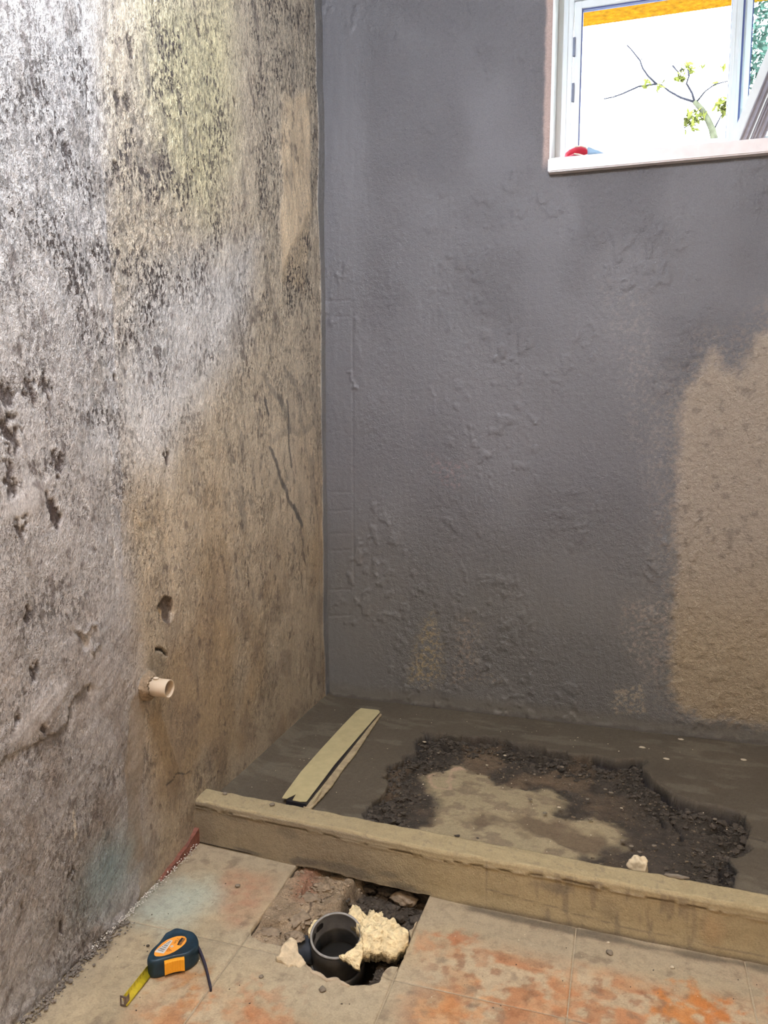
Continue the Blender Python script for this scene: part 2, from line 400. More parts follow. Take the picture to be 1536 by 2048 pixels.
# ------------------------------------------------------------------ setting: back wall
xs = axisgrid([(0, .748, .0042), (.748, .757, .0045), (.757, 1.5, .0042), (1.5, RX, .03)])
zs = axisgrid([(0, WZ0, .0045), (WZ0, WZ1, .0045), (WZ1, RZ, .02)])
X, Z = np.meshgrid(xs, zs, indexing='ij')
wx = X+.025*(fbm(X*14, Z*14, 3)-.5)+.02*(fbm(X*70, Z*70, 4, 3)-.5); wz = Z+.04*(fbm(X*14, Z*14, 9)-.5)+.03*(fbm(X*70, Z*70, 14, 3)-.5)
c = np.tile(np.array([.150, .146, .150]), X.shape+(1,))
c *= (.88+.24*fbm(X*3, Z*2, 15, 3))[..., None]
c = mix(c, (.125, .115, .085), sstep(1.0, .35, Z)*.55)  # darker, browner low down: falloff and warmth of the light put into colour
pale = polysd(wx, wz, BP([(2150, 560), (1560, 630), (1500, 690), (1480, 745), (1450, 735), (1420, 700), (1400, 745), (1362, 790), (1352, 900), (1350, 1050), (1345, 1200), (1340, 1360), (1360, 1415), (1420, 1440), (1560, 1460), (2150, 1540)]))
pm = sstep(.022, -.026, pale+.035*(fbm(X*110, Z*110, 24, 3)-.5))
PB = np.array([.38, .315, .245])
pb = np.tile(PB, X.shape+(1,)); pb = mix(pb, (.20, .17, .14), sstep(.66, .72, fbm(X*45, Z*38, 33, 4))*.6)
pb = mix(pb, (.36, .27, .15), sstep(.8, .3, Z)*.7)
c = c*(1-pm[..., None])+pb*pm[..., None]
halo = sstep(.12, .0, np.abs(pale))*(1-pm)*sstep(.50, .70, fbm(X*150, Z*150, 25, 3))
c = mix(c, PB*.8, halo*.45)
wc = lambda pts, col, k, e=.03, nz=190, t=.5: sstep(e, -e, polysd(wx, wz, BP(pts)))*sstep(t-.04, t+.14, fbm(X*nz*.8, Z*nz*.8, 26, 3))*k*.8
c = mix(c, (.36, .28, .14), wc([(860, 1220), (885, 1290), (880, 1350), (860, 1370), (815, 1365), (830, 1300), (850, 1250)], 0, .85))
c = mix(c, (.34, .26, .18), wc([(920, 1230), (960, 1250), (950, 1330), (1000, 1360), (900, 1370)], 0, .6, .03, 190, .54))
c = mix(c, (.34, .28, .22), wc([(1240, 1200), (1345, 1200), (1345, 1340), (1300, 1360), (1250, 1300)], 0, .6, .03, 190, .53))
c = mix(c, (.40, .33, .22), wc([(1230, 1375), (1290, 1370), (1295, 1425), (1225, 1420)], 0, .7, .01))
c = mix(c, (.40, .26, .24), wc([(850, 910), (890, 920), (935, 930), (920, 980), (900, 985), (870, 950)], 0, .4, .015, 190, .55))
c = mix(c, (.34, .30, .26), wc([(1200, 560), (1300, 600), (1340, 800), (1330, 1100), (1260, 900)], 0, .35, .05, 190, .55))
# bare plaster rim along the window jamb
jm = sstep(.006, -.004, np.abs(X-.747)-.008-.008*fbm(Z*50, X*50, 7))*sstep(1.84, 1.9, Z)*(Z < WZ1+.01)
c = mix(c, (.50, .38, .33), jm)
# smooth cove band at the foot
cove = sstep(.02, -.02, Z-.066-.030-.03*fbm(X*5, X*0, 3))
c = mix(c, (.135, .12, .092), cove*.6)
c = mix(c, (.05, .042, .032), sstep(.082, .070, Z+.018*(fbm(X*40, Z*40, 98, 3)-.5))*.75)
rg = .50+.40*sstep(.35, .68, fbm(X*5, Z*4, 16, 4)); rg = np.maximum(rg, pm*1.25); rg = np.maximum(rg, .9*sstep(.9, 1.25, X)*sstep(1.6, 1.3, Z)); rg *= 1-.7*cove
rg *= .45+.55*sstep(.10, .2, X)
lump = sstep(.60, .70, fbm(X*34, Z*26, 17, 3))*sstep(.46, .6, fbm(X*6, Z*4, 18, 3))
h = .0036*lump+.0010*rg*(fbm(X*90, Z*80, 19, 3)-.5)*2+.004*(fbm(X*5, Z*4, 20, 2)-.5)+.0014*(fbm(X*60, Z*7, 27, 3)-.5)
h += .0035*sstep(.005, .0015, linesd(wx, wz, BP([(860, 770), (868, 800), (866, 830)])))+.005*sstep(.008, .002, linesd(wx, wz, BP([(700, 740), (702, 765), (712, 778)])))
for yy in (602, 635, 985, 1022, 1068, 1102, 1180, 1232):              # trowel ledges beside the corner
    h += -.0020*sstep(.0035, .001, linesd(X, Z+.004*(fbm(X*60, Z*0, 2)-.5), BP([(658, yy), (700, yy-2)])))
h += -.002*sstep(.003, .001, np.abs(X-.100-.004*fbm(X*0, Z*2, 1)))*sstep(.4, .6, Z)*sstep(1.6, 1.3, Z)
h += .0012*(cove)+.004*sstep(.080, .060, Z+.01*(fbm(X*30, X*0, 4)-.5))
h += .0015*sstep(.0, -.01, pale)*-1
P = np.stack([X, -h, Z], -1)
cx = (xs[:-1]+xs[1:])/2; cz = (zs[:-1]+zs[1:])/2
keep = ~(((cx > WX0) & (cx < WX1))[:, None] & ((cz > WZ0) & (cz < WZ1))[None, :])
me = grid_mesh('wall_back', P, keep=keep, cols=np.clip(c, .01, 1), extra=rg, flip=False)
tag(link('wall_back', me, M_BACK), kind='structure', label='grey slurry coated wall with a bare beige plaster patch')

# rest of the room shell
TH = .22
tag(box('wall_right', (RX, RY-TH, -.25), (RX+TH, TH, RZ), M_WHITEWALL), kind='structure')
bm = bmesh.new(); bm_box(bm, (-.002, RY-TH, -.25), (.62, RY, RZ)); bm_box(bm, (1.48, RY-TH, -.25), (RX, RY, RZ)); bm_box(bm, (.62, RY-TH, 2.05), (1.48, RY, RZ))
tag(bm_obj('wall_front', bm, M_WHITEWALL), kind='structure')
door = tag(box('door_1', (.62, RY-.10, 0), (1.48, RY-.055, 2.05), mat_plain('door_wood', (.30, .18, .09), .5, vary=.1), bevel=.003), kind='structure')
tag(box('ceiling', (-TH, RY-TH, RZ), (RX+TH, TH, RZ+.12), M_CEIL), kind='structure')
# masonry behind the plaster skins (also the outside face and window reveal)
bm = bmesh.new()
bm_box(bm, (-TH, RY-TH, -.25), (-.014, TH, RZ))
tag(bm_obj('wall_left_masonry', bm, M_WHITEWALL), kind='structure')
bm = bmesh.new(); y0 = .014
bm_box(bm, (-.014, y0, -.25), (WX0, TH, RZ)); bm_box(bm, (WX1, y0, -.25), (RX, TH, RZ)); bm_box(bm, (WX0, y0, -.25), (WX1, TH, WZ0)); bm_box(bm, (WX0, y0, WZ1), (WX1, TH, RZ))
tag(bm_obj('wall_back_masonry', bm, M_WHITEWALL), kind='structure')
rv = mat_plain('painted_reveal', (.80, .82, .80), .6, vary=.03)
for nm, a, b in (('trim_1', (WX0-.003, -.003, WZ0), (WX0+.002, .12, WZ1)), ('trim_2', (WX1-.002, -.003, WZ0), (WX1+.003, .12, WZ1)), ('trim_3', (WX0, -.003, WZ1-.002), (WX1, .12, WZ1+.003))):
    tag(box(nm, a, b, rv), kind='structure')

# ------------------------------------------------------------------ window
FY = .12                                                             # frame front plane
win = tag(empty('window_1', ((WX0+WX1)/2, FY, WZ0)), kind='structure')
def wbox(name, x0, x1, y0, y1, z0, z1, mat, bev=.002):
    o = box(name, (x0, y0, z0), (x1, y1, z1), mat, None, bev)
    o.parent = win; o.matrix_parent_inverse = Matrix.Translation(-Vector(win.location))
    return o
bm = bmesh.new(); fw = .050
for a, b in (((WX0+.002, FY, WZ0), (WX0+fw, FY+.06, WZ1)), ((WX1-fw, FY, WZ0), (WX1-.002, FY+.06, WZ1)), ((WX0+fw, FY, WZ1-fw), (WX1-fw, FY+.06, WZ1)), ((WX0+fw, FY, WZ0), (WX1-fw, FY+.06, WZ0+.045))):
    bm_box(bm, a, b, .002)
bm_box(bm, (WX0+.030, FY-.006, WZ0), (WX0+.034, FY+.01, WZ1-.03), .001)
fr = bm_obj('window_frame', bm, M_FRAME); fr.parent = win; fr.matrix_parent_inverse = Matrix.Translation(-Vector(win.location))
def sash(x0, x1, y0, pane, zt=WZ1-.052):
    zb = WZ0+.045; w = .022; wr = .030
    bm = bmesh.new()
    bm_box(bm, (x0, y0, zb), (x0+w, y0+.028, zt), .0015); bm_box(bm, (x1-wr, y0, zb), (x1, y0+.028, zt), .0015)
    bm_box(bm, (x0+w, y0, zt-w), (x1-wr, y0+.028, zt), .0015); bm_box(bm, (x0+w, y0, zb), (x1-wr, y0+.028, zb+w), .0015)
    bm_box(bm, (x1-wr+.008, y0-.005, zb), (x1-wr+.012, y0+.01, zt), .001); bm_box(bm, (x1-.009, y0-.005, zb), (x1-.005, y0+.01, zt), .001)
    s = bm_obj('window_sash', bm, M_FRAME); s.parent = win; s.matrix_parent_inverse = Matrix.Translation(-Vector(win.location))
    bm = bmesh.new(); e = .004
    bm_box(bm, (x0+w, y0+.006, zb+w), (x0+w+e, y0+.022, zt-w)); bm_box(bm, (x1-wr-e*.3, y0+.006, zb+w), (x1-wr, y0+.022, zt-w)); bm_box(bm, (x0+w+e, y0+.006, zt-w-e), (x1-wr-e, y0+.022, zt-w))
    g = bm_obj('glazing_seal', bm, M_SEAL); g.parent = s
    pn = box('pane', (x0+w+e, y0+.012, zb+w), (x1-wr-e*.3, y0+.016, zt-w-e), pane, s)
    return s
s1 = sash(WX0+.052, 1.302, FY+.004, M_PANE)
s2 = sash(1.309, WX1-.052, FY+.030, M_PANE2)
wbox('interlock_seal', 1.3025, 1.3085, FY+.012, FY+.03, WZ0+.045, WZ1-.052, M_SEAL, 0)
for z in (2.252, 2.115):
    o = wbox('hinge_slot', WX0+.0500, WX0+.0575, FY-.003, FY+.004, z-.028, z+.028, M_SLOT, 0)
sill = tag(box('window_sill', (WX0-.004, -.03, 1.8343), (WX1+.01, .125, 1.8752), M_SILL, bevel=.003), kind='structure')
sill.name = 'trim_4'; sill['label'] = 'pale marble window sill with a slightly projecting front edge'

# sloping aluminium profile standing in the window
def bar_profile():
    t = empty('aluminium_track_profile')
    a = Vector(hit(1492, 282, 1, .055)); a.z = 1.8755
    # direction seen in the photo, in the plane of the window
    b = Vector(hit(1562, 126, 1, .055)); d = (b-a); d.y = 0; L = 0.50; d.normalize()
    ang = math.atan2(d.x, d.z)
    t.location = a; t.rotation_euler = (0, ang, 0)
    def rib(nm, x0, x1, y0, y1, mat):
        # foot cut flat on the sill
        bm = bmesh.new(); bm_box(bm, (x0, y0, 0), (x1, y1, L), .0008)
        for v in bm.verts:
            if v.co.z < .01: v.co.z = v.co.z + v.co.x*math.tan(ang)
        return bm_obj(nm, bm, mat, t)
    rib('face_plate', -.050, -.026, -.004, .012, M_FRAME)
    rib('channel_web', -.026, .040, .006, .012, M_ALU)
    for x in (-.026, -.012, .004, .012, .026, .036): rib('channel_rib', x, x+.0035, -.006, .007, M_ALU)
    rib('channel_lip', -.002, .002, -.006, .004, M_FRAME)
    return tag(t, 'ridged aluminium window track leaning diagonally on the right of the sill', 'window track')
bar_profile()

# rolled glove and lump on the sill
def roll_on_sill():
    t = empty('rolled_cloth', (.80, .03, 1.8755))
    loc = Vector(t.location)
    # curled red flap: open scroll section seen from the front, extruded back
    C = [hit(x, y, 1, .0) for x, y in [(1129, 314), (1131, 306), (1139, 299), (1150, 294), (1162, 292), (1172, 295), (1178, 302), (1176, 309), (1168, 312), (1158, 309), (1148, 308), (1139, 313)]]
    C = [Vector((c_[0], 0, max(c_[2], 1.8765))) for c_ in C]
    n = len(C); bm = bmesh.new()
    out = C[:8]; inn = []
    cen = sum(C, Vector())/n
    rows = []
    for yy, sh in ((0, 0), (.03, .004), (.06, .01)):
        rows.append([bm.verts.new((c_.x+sh*1.2-loc.x, yy-.03+.0, (c_.z-loc.z)*(1-sh*8))) for c_ in C])
    for j in range(2):
        for i in range(n):
            bm.faces.new((rows[j][i], rows[j][(i+1) % n], rows[j+1][(i+1) % n], rows[j+1][i]))
    bm.faces.new(rows[2])
    bmesh.ops.recalc_face_normals(bm, faces=bm.faces)
    o = bm_obj('folded_palm', bm, mat_plain('red_rubber', (.95, .22, .30), .5), t, True)
    so = o.modifiers.new('s', 'SOLIDIFY'); so.thickness = .002
    bm = bmesh.new()
    pts = [Vector(c_)-loc for c_ in C]
    tube(bm, [(p.x, -.031, p.z) for p in pts[3:11]], .0022, 6)
    bm_obj('cuff_edge', bm, mat_plain('cream_cuff', (.75, .72, .55), .6), t, True)
    # blue-grey tail flattening to the right
    bm = bmesh.new()
    a = Vector(hit(1176, 303, 1, .02))-loc; b = Vector(hit(1212, 309, 1, .02))-loc
    rings = []
    for k in range(7):
        f = k/6; x = a.x+(b.x-a.x)*f; hgt = (.034)*(1-f)**.8+.002
        rings.append([bm.verts.new((x, -.012+.03*math.cos(q), max(0, hgt*(.5+.5*math.sin(q))))) for q in np.linspace(0, 2*math.pi, 13)[:-1]])
    for k in range(6):
        for j in range(12): bm.faces.new((rings[k][j], rings[k][(j+1) % 12], rings[k+1][(j+1) % 12], rings[k+1][j]))
    bm.faces.new(rings[0]); bm.faces.new(rings[-1][::-1]); bmesh.ops.recalc_face_normals(bm, faces=bm.faces)
    bm_obj('cloth_tail', bm, mat_plain('blue_grey_cloth', (.30, .45, .60), .8), t, True)
    tag(t, 'red and blue-grey glove rolled up at the left end of the sill', 'glove')
roll_on_sill()

def blob(name, loc, r, mat, squash=(1, 1, 1), amp=.25, seed=1, freq=2.0, sub=3, parent=None, flat=False):
    bm = bmesh.new(); bmesh.ops.create_icosphere(bm, subdivisions=sub, radius=1)
    from mathutils import noise as mn
    for v in bm.verts:
        d = v.co.normalized()
        k = 1+amp*mn.fractal(d*freq+Vector((seed*3.1, seed*1.7, seed*.9)), 1, 2, 3)
        v.co = Vector((d.x*squash[0], d.y*squash[1], d.z*squash[2]))*r*k
    zmin = min(v.co.z for v in bm.verts)
    if flat:
        for v in bm.verts: v.co.z = max(v.co.z, zmin*.45)
        zmin *= .45
    for v in bm.verts: v.co.z -= zmin
    o = bm_obj(name, bm, mat, parent, sub > 1); o.location = loc
    return o
p = hit(1239, 300, 1, .03)
tag(blob('putty_lump', (p[0], .03, 1.8752), .010, mat_plain('blue_putty', (.10, .22, .36), .7), (1.3, 1, .8), seed=4, flat=True), 'small dark blue lump on the sill right of the rolled glove', 'lump')

# ------------------------------------------------------------------ outside
soff = tag(box('trim_5', (-1.0, TH+.001, 2.6), (3.2, .768, 2.78), M_ORANGE), kind='structure'); soff['label'] = 'orange stucco underside of the roof overhang'
yard = tag(box('yard_ground', (-8, TH+.01, -.40), (10, 16, -.26), M_GROUND), kind='structure')
def tree():
    D = 3.2
    q = lambda pts: [tuple(hit(x, y, 1, D+o)) for x, y, o in pts]
    t = empty('young_tree', tuple(hit(1432, 283, 1, D)*[1, 1, 0]+np.array([0, 0, -.26])))
    o0 = Vector(t.location)
    def tb(nm, pts, rad, mat, seg=8):
        bm = bmesh.new(); tube(bm, [Vector(p)-o0 for p in pts], rad, seg); return bm_obj(nm, bm, mat, t, True)
    trunk = [tuple(o0)]+q([(1434, 330, 0), (1430, 283, 0), (1424, 258, 0), (1416, 240, 0), (1404, 220, 0), (1389, 203, 0)])
    tb('trunk', trunk, [.035, .026, .024, .022, .020, .019, .017], M_BARK)
    B = [([(1389, 204, 0), (1361, 195, .05), (1339, 183, .05), (1323, 170, .1), (1313, 168, .1)], .0055), ([(1313, 168, .1), (1277, 173, .1), (1246, 187, .1), (1227, 194, .1), (1207, 198, .1)], .005),
         ([(1313, 168, .1), (1296, 152, .1), (1285, 136, .12), (1280, 121, .1), (1265, 102, .1), (1254, 90, .1)], .005), ([(1280, 121, .1), (1306, 102, .1), (1322, 74, .1)], .002),
         ([(1389, 203, 0), (1384, 186, 0), (1373, 167, 0), (1378, 152, -.05), (1376, 140, -.05)], .0055), ([(1345, 131, 0), (1356, 144, 0), (1366, 137, -.05)], .004), ([(1356, 144, 0), (1373, 165, 0)], .002),
         ([(1394, 203, 0), (1410, 183, -.1), (1429, 169, -.1), (1460, 161, -.1)], .0045), ([(1427, 261, 0), (1435, 245, 0), (1443, 230, 0)], .005), ([(1368, 256, .05), (1380, 248, .05), (1394, 240, 0)], .003), ([(1230, 193, .1), (1230, 168, .1)], .002)]
    for pts, r in B: tb('branch', q(pts), list(np.linspace(r*1.5, r*.85, len(pts))), M_TWIG, 6)
    cl = [(1382, 243, 16, 60), (1395, 228, 10, 18), (1444, 208, 15, 50), (1452, 217, 9, 30), (1376, 138, 13, 34), (1356, 155, 9, 14), (1367, 160, 6, 12), (1290, 167, 12, 10), (1320, 173, 10, 8), (1408, 232, 6, 14), (1446, 134, 4, 4), (1430, 167, 5, 5), (1402, 132, 6, 3)]
    bm = bmesh.new(); mpp = (D-CAM[1])/FPX
    for x, y, r, n in cl:
        c0 = Vector(hit(x, y, 1, D))-o0
        for _ in range(n):
            v = Vector((random.gauss(0, .45), random.gauss(0, .45), random.gauss(0, .45)))*r*mpp+c0
            s = random.uniform(.014, .026); a = Vector((random.gauss(0, 1), random.gauss(0, 1), random.gauss(0, 1))).normalized(); b2 = a.orthogonal().normalized()
            bm.faces.new([bm.verts.new(v+a*s*1.4), bm.verts.new(v+b2*s*.6), bm.verts.new(v-a*s*1.4), bm.verts.new(v-b2*s*.6+a.cross(b2)*s*.2)])
    tag(bm_obj('foliage', bm, M_LEAF, t), kind='stuff')
    tag(t, 'thin young tree with sparse yellow-green leaves outside the window', 'tree')
tree()
def shrub():
    D = 5.5; c0 = Vector(hit(1585, 60, 1, D)); t = empty('leafy_tree', (c0.x, D, -.26)); o0 = Vector(t.location)
    bm = bmesh.new(); tube(bm, [(0, 0, 0), (.05, 0, 1.6), (0, 0, c0.z+.1)], [.09, .07, .04], 8); bm_obj('trunk', bm, M_BARK, t, True)
    bm = bmesh.new()
    for _ in range(2600):
        d = Vector((random.gauss(0, 1), random.gauss(0, 1), random.gauss(0, 1))).normalized()*random.uniform(.3, 1)**.5
        v = Vector((d.x*.42, d.y*.4, d.z*.85+c0.z+.26)); s = random.uniform(.018, .035)
        a = Vector((random.gauss(0, 1), random.gauss(0, 1), random.gauss(0, 1))).normalized(); b2 = a.orthogonal().normalized()
        bm.faces.new([bm.verts.new(v+a*s*1.4), bm.verts.new(v+b2*s*.7), bm.verts.new(v-a*s*1.4), bm.verts.new(v-b2*s*.7)])
    tag(bm_obj('foliage', bm, M_SHRUB, t), kind='stuff')
    tag(t, 'bushy green tree seen through the right window pane', 'tree')
shrub()

# ------------------------------------------------------------------ floor: screed bed, rubble pit, tiles
HOLE = FP([(590, 1733), (548, 1797), (500, 1862), (503, 1876), (520, 1884), (556, 1892), (586, 1898), (600, 1922), (612, 1936), (645, 1955), (662, 1958), (700, 1971), (742, 1974), (762, 1966), (764, 1948), (775, 1938), (800, 1934), (815, 1890), (822, 1880), (820, 1862), (840, 1835), (860, 1790)])
HOLE = [tuple(h_) for h_ in HOLE]+[(.628, -.93), (.297, -.90)]
# jagged version
HJ = []
for i in range(len(HOLE)):
    a = np.array(HOLE[i]); b = np.array(HOLE[(i+1) % len(HOLE)]); L_ = np.hypot(*(b-a)); n = max(1, int(L_/.008))
    straight = i in (0, 1, 20, 21, 22, 23)
    for k in range(n):
        p = a+(b-a)*k/n
        if not straight: p = p+(rng.random(2)-.5)*.005
        HJ.append(tuple(p))
HJ = np.array(HJ)
FZ = -.0012
floor = tag(empty('floor', (1.0, -1.8, 0)), kind='structure'); floor.location = (0, 0, 0)
xs = axisgrid([(-.012, .24, .03), (.24, .70, .006), (.70, RX, .05)]); ys2 = axisgrid([(RY, -1.36, .06), (-1.36, -.86, .006), (-.86, -.84, .02)])
X, Y = np.meshgrid(xs, ys2, indexing='ij')
sd = polysd(X, Y, HJ)
keep = (sd[:-1, :-1] > .004) & (sd[1:, 1:] > .004) & (sd[1:, :-1] > .004) & (sd[:-1, 1:] > .004)
P = np.stack([X, Y, np.full(X.shape, FZ)], -1)
c = np.tile(np.array([.34, .27, .18]), X.shape+(1,))*(.8+.4*fbm(X*20, Y*20, 3))[..., None]
c = mix(c, (.42, .345, .23), np.ones(X.shape)*.6)
me = grid_mesh('screed_bed', P, keep=keep, cols=c, extra=np.ones(X.shape)*.8)
link('screed_bed', me, M_CURB, floor)
# base slab beneath everything
box('base_slab', (-.1, RY, -.26), (RX, 0, -.24), M_WHITEWALL, floor)
# rubble pit
xs = np.linspace(.255, .675, 150); ys2 = np.linspace(-1.325, -.845, 170)
X, Y = np.meshgrid(xs, ys2, indexing='ij'); sd = polysd(X, Y, HJ)
PC = np.array([.470, -1.150])
dp = np.hypot(X-PC[0]+.004, Y-PC[1]+.022)
leftz = sstep(.45, .42, X+.03*(fbm(X*25, Y*25, 3)-.5)-.10*(Y+1.06))
z = -.052+.018*(fbm(X*28, Y*28, 61, 4)-.5)*2
z = z*(1-leftz)+leftz*(-.018+.016*(fbm(X*30, Y*30, 62, 4)-.5)*2+.014*sstep(.62, .7, fbm(X*16, Y*16, 64, 2)))
z = z-.12*sstep(.098, .074, dp)
z = z-.030*sstep(-.02, .0, sd)*(1-leftz)
z = np.where(sd > .001, np.minimum(z, -.016), z)
z = np.minimum(z, -.004)
# small dirt clods
z += .004*ridge(X*90, Y*90, 65)*(1-leftz)*.6
c = np.tile(np.array([.060, .048, .036]), X.shape+(1,)); c *= (.6+.9*fbm(X*60, Y*60, 66, 4))[..., None]
lc = np.tile(np.array([.30, .225, .145]), X.shape+(1,))*(.6+.8*fbm(X*35, Y*35, 67, 4))[..., None]
lc = mix(lc, (.26, .12, .075), sstep(.05, .0, linesd(X, Y, [(.315, -.93), (.345, -1.04)]))*.7)
lc = mix(lc, (.07, .05, .035), sstep(.66, .74, ridge(X*22, Y*22, 68))*.0+sstep(.0035, .001, linesd(X+.01*(fbm(X*60, Y*60, 2)-.5), Y, [(.40, -1.0), (.37, -1.05), (.38, -1.10), (.35, -1.13)]))*.9)
c = c*(1-leftz[..., None])+lc*leftz[..., None]
c = mix(c, (.14, .11, .08), sstep(-1.20, -1.24, Y)*.8)
X_pit, Y_pit, Z_pit, sd_pit, lz_pit = X, Y, z, sd, leftz
me = grid_mesh('rubble_pit', np.stack([X, Y, z], -1), cols=np.clip(c, .005, 1), extra=.6+.6*leftz)
link('rubble_pit', me, M_SOIL, floor)
# pit side walls dropping from the tile edges
bm = bmesh.new(); n = len(HJ)
at_pts = []
tp = [bm.verts.new((p[0], p[1], -.011)) for p in HJ]; b0 = [bm.verts.new((p[0]+(PC[0]-p[0])*-.02, p[1]+(PC[1]-p[1])*-.02, -.16)) for p in HJ]
for i in range(n): bm.faces.new((tp[i], tp[(i+1) % n], b0[(i+1) % n], b0[i]))
o = bm_obj('pit_side', bm, mat_plain('pit_earth', (.11, .085, .06), .95, bump=.006, bscale=90, vary=.4, vscale=70), floor)

# tiles
TX0, TY0, TS = .2921, -1.2462, .33
def tile_cols(X, Y):
    wx = X+.05*(fbm(X*9, Y*9, 1, 4)-.5); wy = Y+.05*(fbm(X*9, Y*9, 2, 4)-.5)
    dust = np.array([.39, .31, .19]); terra = np.array([.42, .17, .075]); c = np.tile(dust, X.shape+(1,))
    c *= (.82+.36*fbm(X*12, Y*12, 5, 4))[..., None]
    # worn through to terracotta
    n1 = fbm(X*7, Y*7, 11, 5)
    zone = sstep(-1.06, -1.14, wy-.0)*sstep(.60, .72, X)+sstep(-1.34, -1.42, wy+.2*(X-.3))*sstep(.15, .3, X)
    zone = np.clip(zone, 0, 1)
    c = mix(c, (.46, .27, .14), zone*.62)
    c = mix(c, (.40, .175, .075), zone*sstep(.44, .62, .6*n1+.4*fbm(X*34, Y*34, 16, 4))*.8)
    c = mix(c, (.46, .37, .235), zone*sstep(.46, .60, fbm(X*16, Y*24, 18, 5))*.85)
    c = mix(c, (.24, .10, .045), zone*sstep(.56, .68, fbm(X*42, Y*42, 12, 4))*.6)
    red = sstep(.02, -.04, polysd(wx, wy, FP([(450, 1720), (575, 1745), (540, 1795), (500, 1850), (460, 1860), (420, 1790)])))
    c = mix(c, (.36, .18, .105), red*.75*(.55+.45*sstep(.38, .6, fbm(X*20, Y*26, 17, 4))))
    for (x, y, r, k, cc) in [(915, 1868, .030, .9, (.42, .13, .045)), (955, 1920, .02, .5, (.40, .15, .06)), (860, 1880, .035, .5, (.50, .20, .08)), (345, 1965, .05, .85, (.42, .19, .065)), (330, 1955, .03, .5, (.33, .14, .06)),
                             (350, 2035, .06, .6, (.50, .20, .07)), (520, 2030, .07, .7, (.48, .18, .07)), (900, 2020, .07, .6, (.55, .22, .07)), (1390, 2020, .07, .95, (.55, .19, .04)), (1440, 2035, .05, .8, (.50, .16, .04)), (1530, 1970, .03, .9, (.50, .15, .05)), (1480, 1950, .04, .4, (.5, .2, .1)),
                             (1150, 2000, .09, .5, (.52, .23, .10)), (1200, 1950, .05, .4, (.5, .3, .16)), (430, 1985, .04, .0, (.5, .3, .16))]:
        p = FP([(x, y)])[0]; d = np.hypot(wx-p[0], wy-p[1])+1.5*r*(fbm(X*45, Y*45, 6, 4)-.5)*2
        c = mix(c, np.array(cc)*[.92, 1.0, 1.0], sstep(r, r*.3, d)*k*.85)
    p = FP([(355, 1805)])[0]; c = mix(c, (.40, .43, .34), sstep(.13, .03, np.hypot(X-p[0], (Y-p[1])*.9)+.05*(fbm(X*25, Y*25, 7)-.5))*.85)
    p = FP([(240, 1790)])[0]; c = mix(c, (.27, .37, .36), sstep(.16, .0, np.hypot(X-p[0], (Y-p[1])))*.6)  # same bluish flare tint painted onto the tiles
    c = mix(c, (.28, .235, .17), sstep(.10, .0, X)*.5)
    # mortar film beside the kerb and over the strip left of the hole
    kerb = np.interp(X, [0, .65, 1.32, 2.1], [-.93, -.972, -.985, -1.0])
    c = mix(c, (.36, .29, .19), sstep(.15, .05, kerb-Y+.06*(fbm(X*10, Y*10, 8)-.5))*.9*(1-red))
    near = polysd(X, Y, HJ)
    c = mix(c, (.39, .32, .21), sstep(.14, .02, near+.07*(fbm(X*14, Y*14, 9)-.5))*.8*sstep(-1.17, -1.22, Y))
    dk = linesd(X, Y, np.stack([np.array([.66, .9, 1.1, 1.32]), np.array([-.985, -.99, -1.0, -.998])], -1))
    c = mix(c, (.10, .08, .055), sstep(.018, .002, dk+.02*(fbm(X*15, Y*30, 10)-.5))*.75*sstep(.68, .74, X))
    c = mix(c, (.16, .12, .08), sstep(.66, .80, fbm(X*30, Y*30, 15, 4))*.5)
    return np.clip(c, .02, 1)
G = .0010
def add_tile(i, j, cell):
    x0, x1 = TX0+TS*i+G, TX0+TS*(i+1)-G; y0, y1 = TY0+TS*j+G, TY0+TS*(j+1)-G
    x0 = max(x0, -.006); x1 = min(x1, RX)
    y1 = min(y1, -.90)
    if x1-x0 < .02 or y1-y0 < .02: return
    nx = max(2, int((x1-x0)/cell)); ny = max(2, int((y1-y0)/cell))
    X, Y = np.meshgrid(np.linspace(x0, x1, nx+1), np.linspace(y0, y1, ny+1), indexing='ij')
    sd = polysd(X, Y, HJ); keepm = None
    if (sd < 0).any():
        s = sd; keepm = ~((s[:-1, :-1] < 0) & (s[1:, 1:] < 0) & (s[1:, :-1] < 0) & (s[:-1, 1:] < 0))
        # pull the inner vertices out onto the broken edge
        pts = np.stack([X, Y], -1); inside = (sd < 0) & (sd > -cell*1.6)
        for a, b in np.argwhere(inside):
            p = pts[a, b]; best = None
            for k in range(len(HJ)):
                A = HJ[k]; B = HJ[(k+1) % len(HJ)]; e = B-A; t_ = np.clip(np.dot(p-A, e)/(np.dot(e, e)+1e-12), 0, 1); q = A+t_*e
                dd = np.hypot(*(p-q))
                if best is None or dd < best[0]: best = (dd, q)
            X[a, b], Y[a, b] = best[1]
        if not keepm.any(): return
    Zt = .0006*(fbm(X*15, Y*15, 41, 3)-.5)*2
    e = np.minimum.reduce([X-x0, x1-X, Y-y0, y1-Y]); Zt = Zt-.0016*sstep(.003, 0, e)*.7
    sdr = polysd(X, Y, HJ); Zt += .0045*sstep(.018, .002, sdr)*sstep(-1.2, -1.22, Y)*fbm(X*70, Y*70, 42, 2)
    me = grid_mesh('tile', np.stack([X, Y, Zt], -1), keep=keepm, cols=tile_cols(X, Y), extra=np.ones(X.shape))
    bm = bmesh.new(); bm.from_mesh(me)
    be = [e_ for e_ in bm.edges if e_.is_boundary]
    r = bmesh.ops.extrude_edge_only(bm, edges=be)
    for v in r['geom']:
        if isinstance(v, bmesh.types.BMVert): v.co.z = -.010
    bm.to_mesh(me); bm.free()
    link('tile', me, M_TILE, floor)
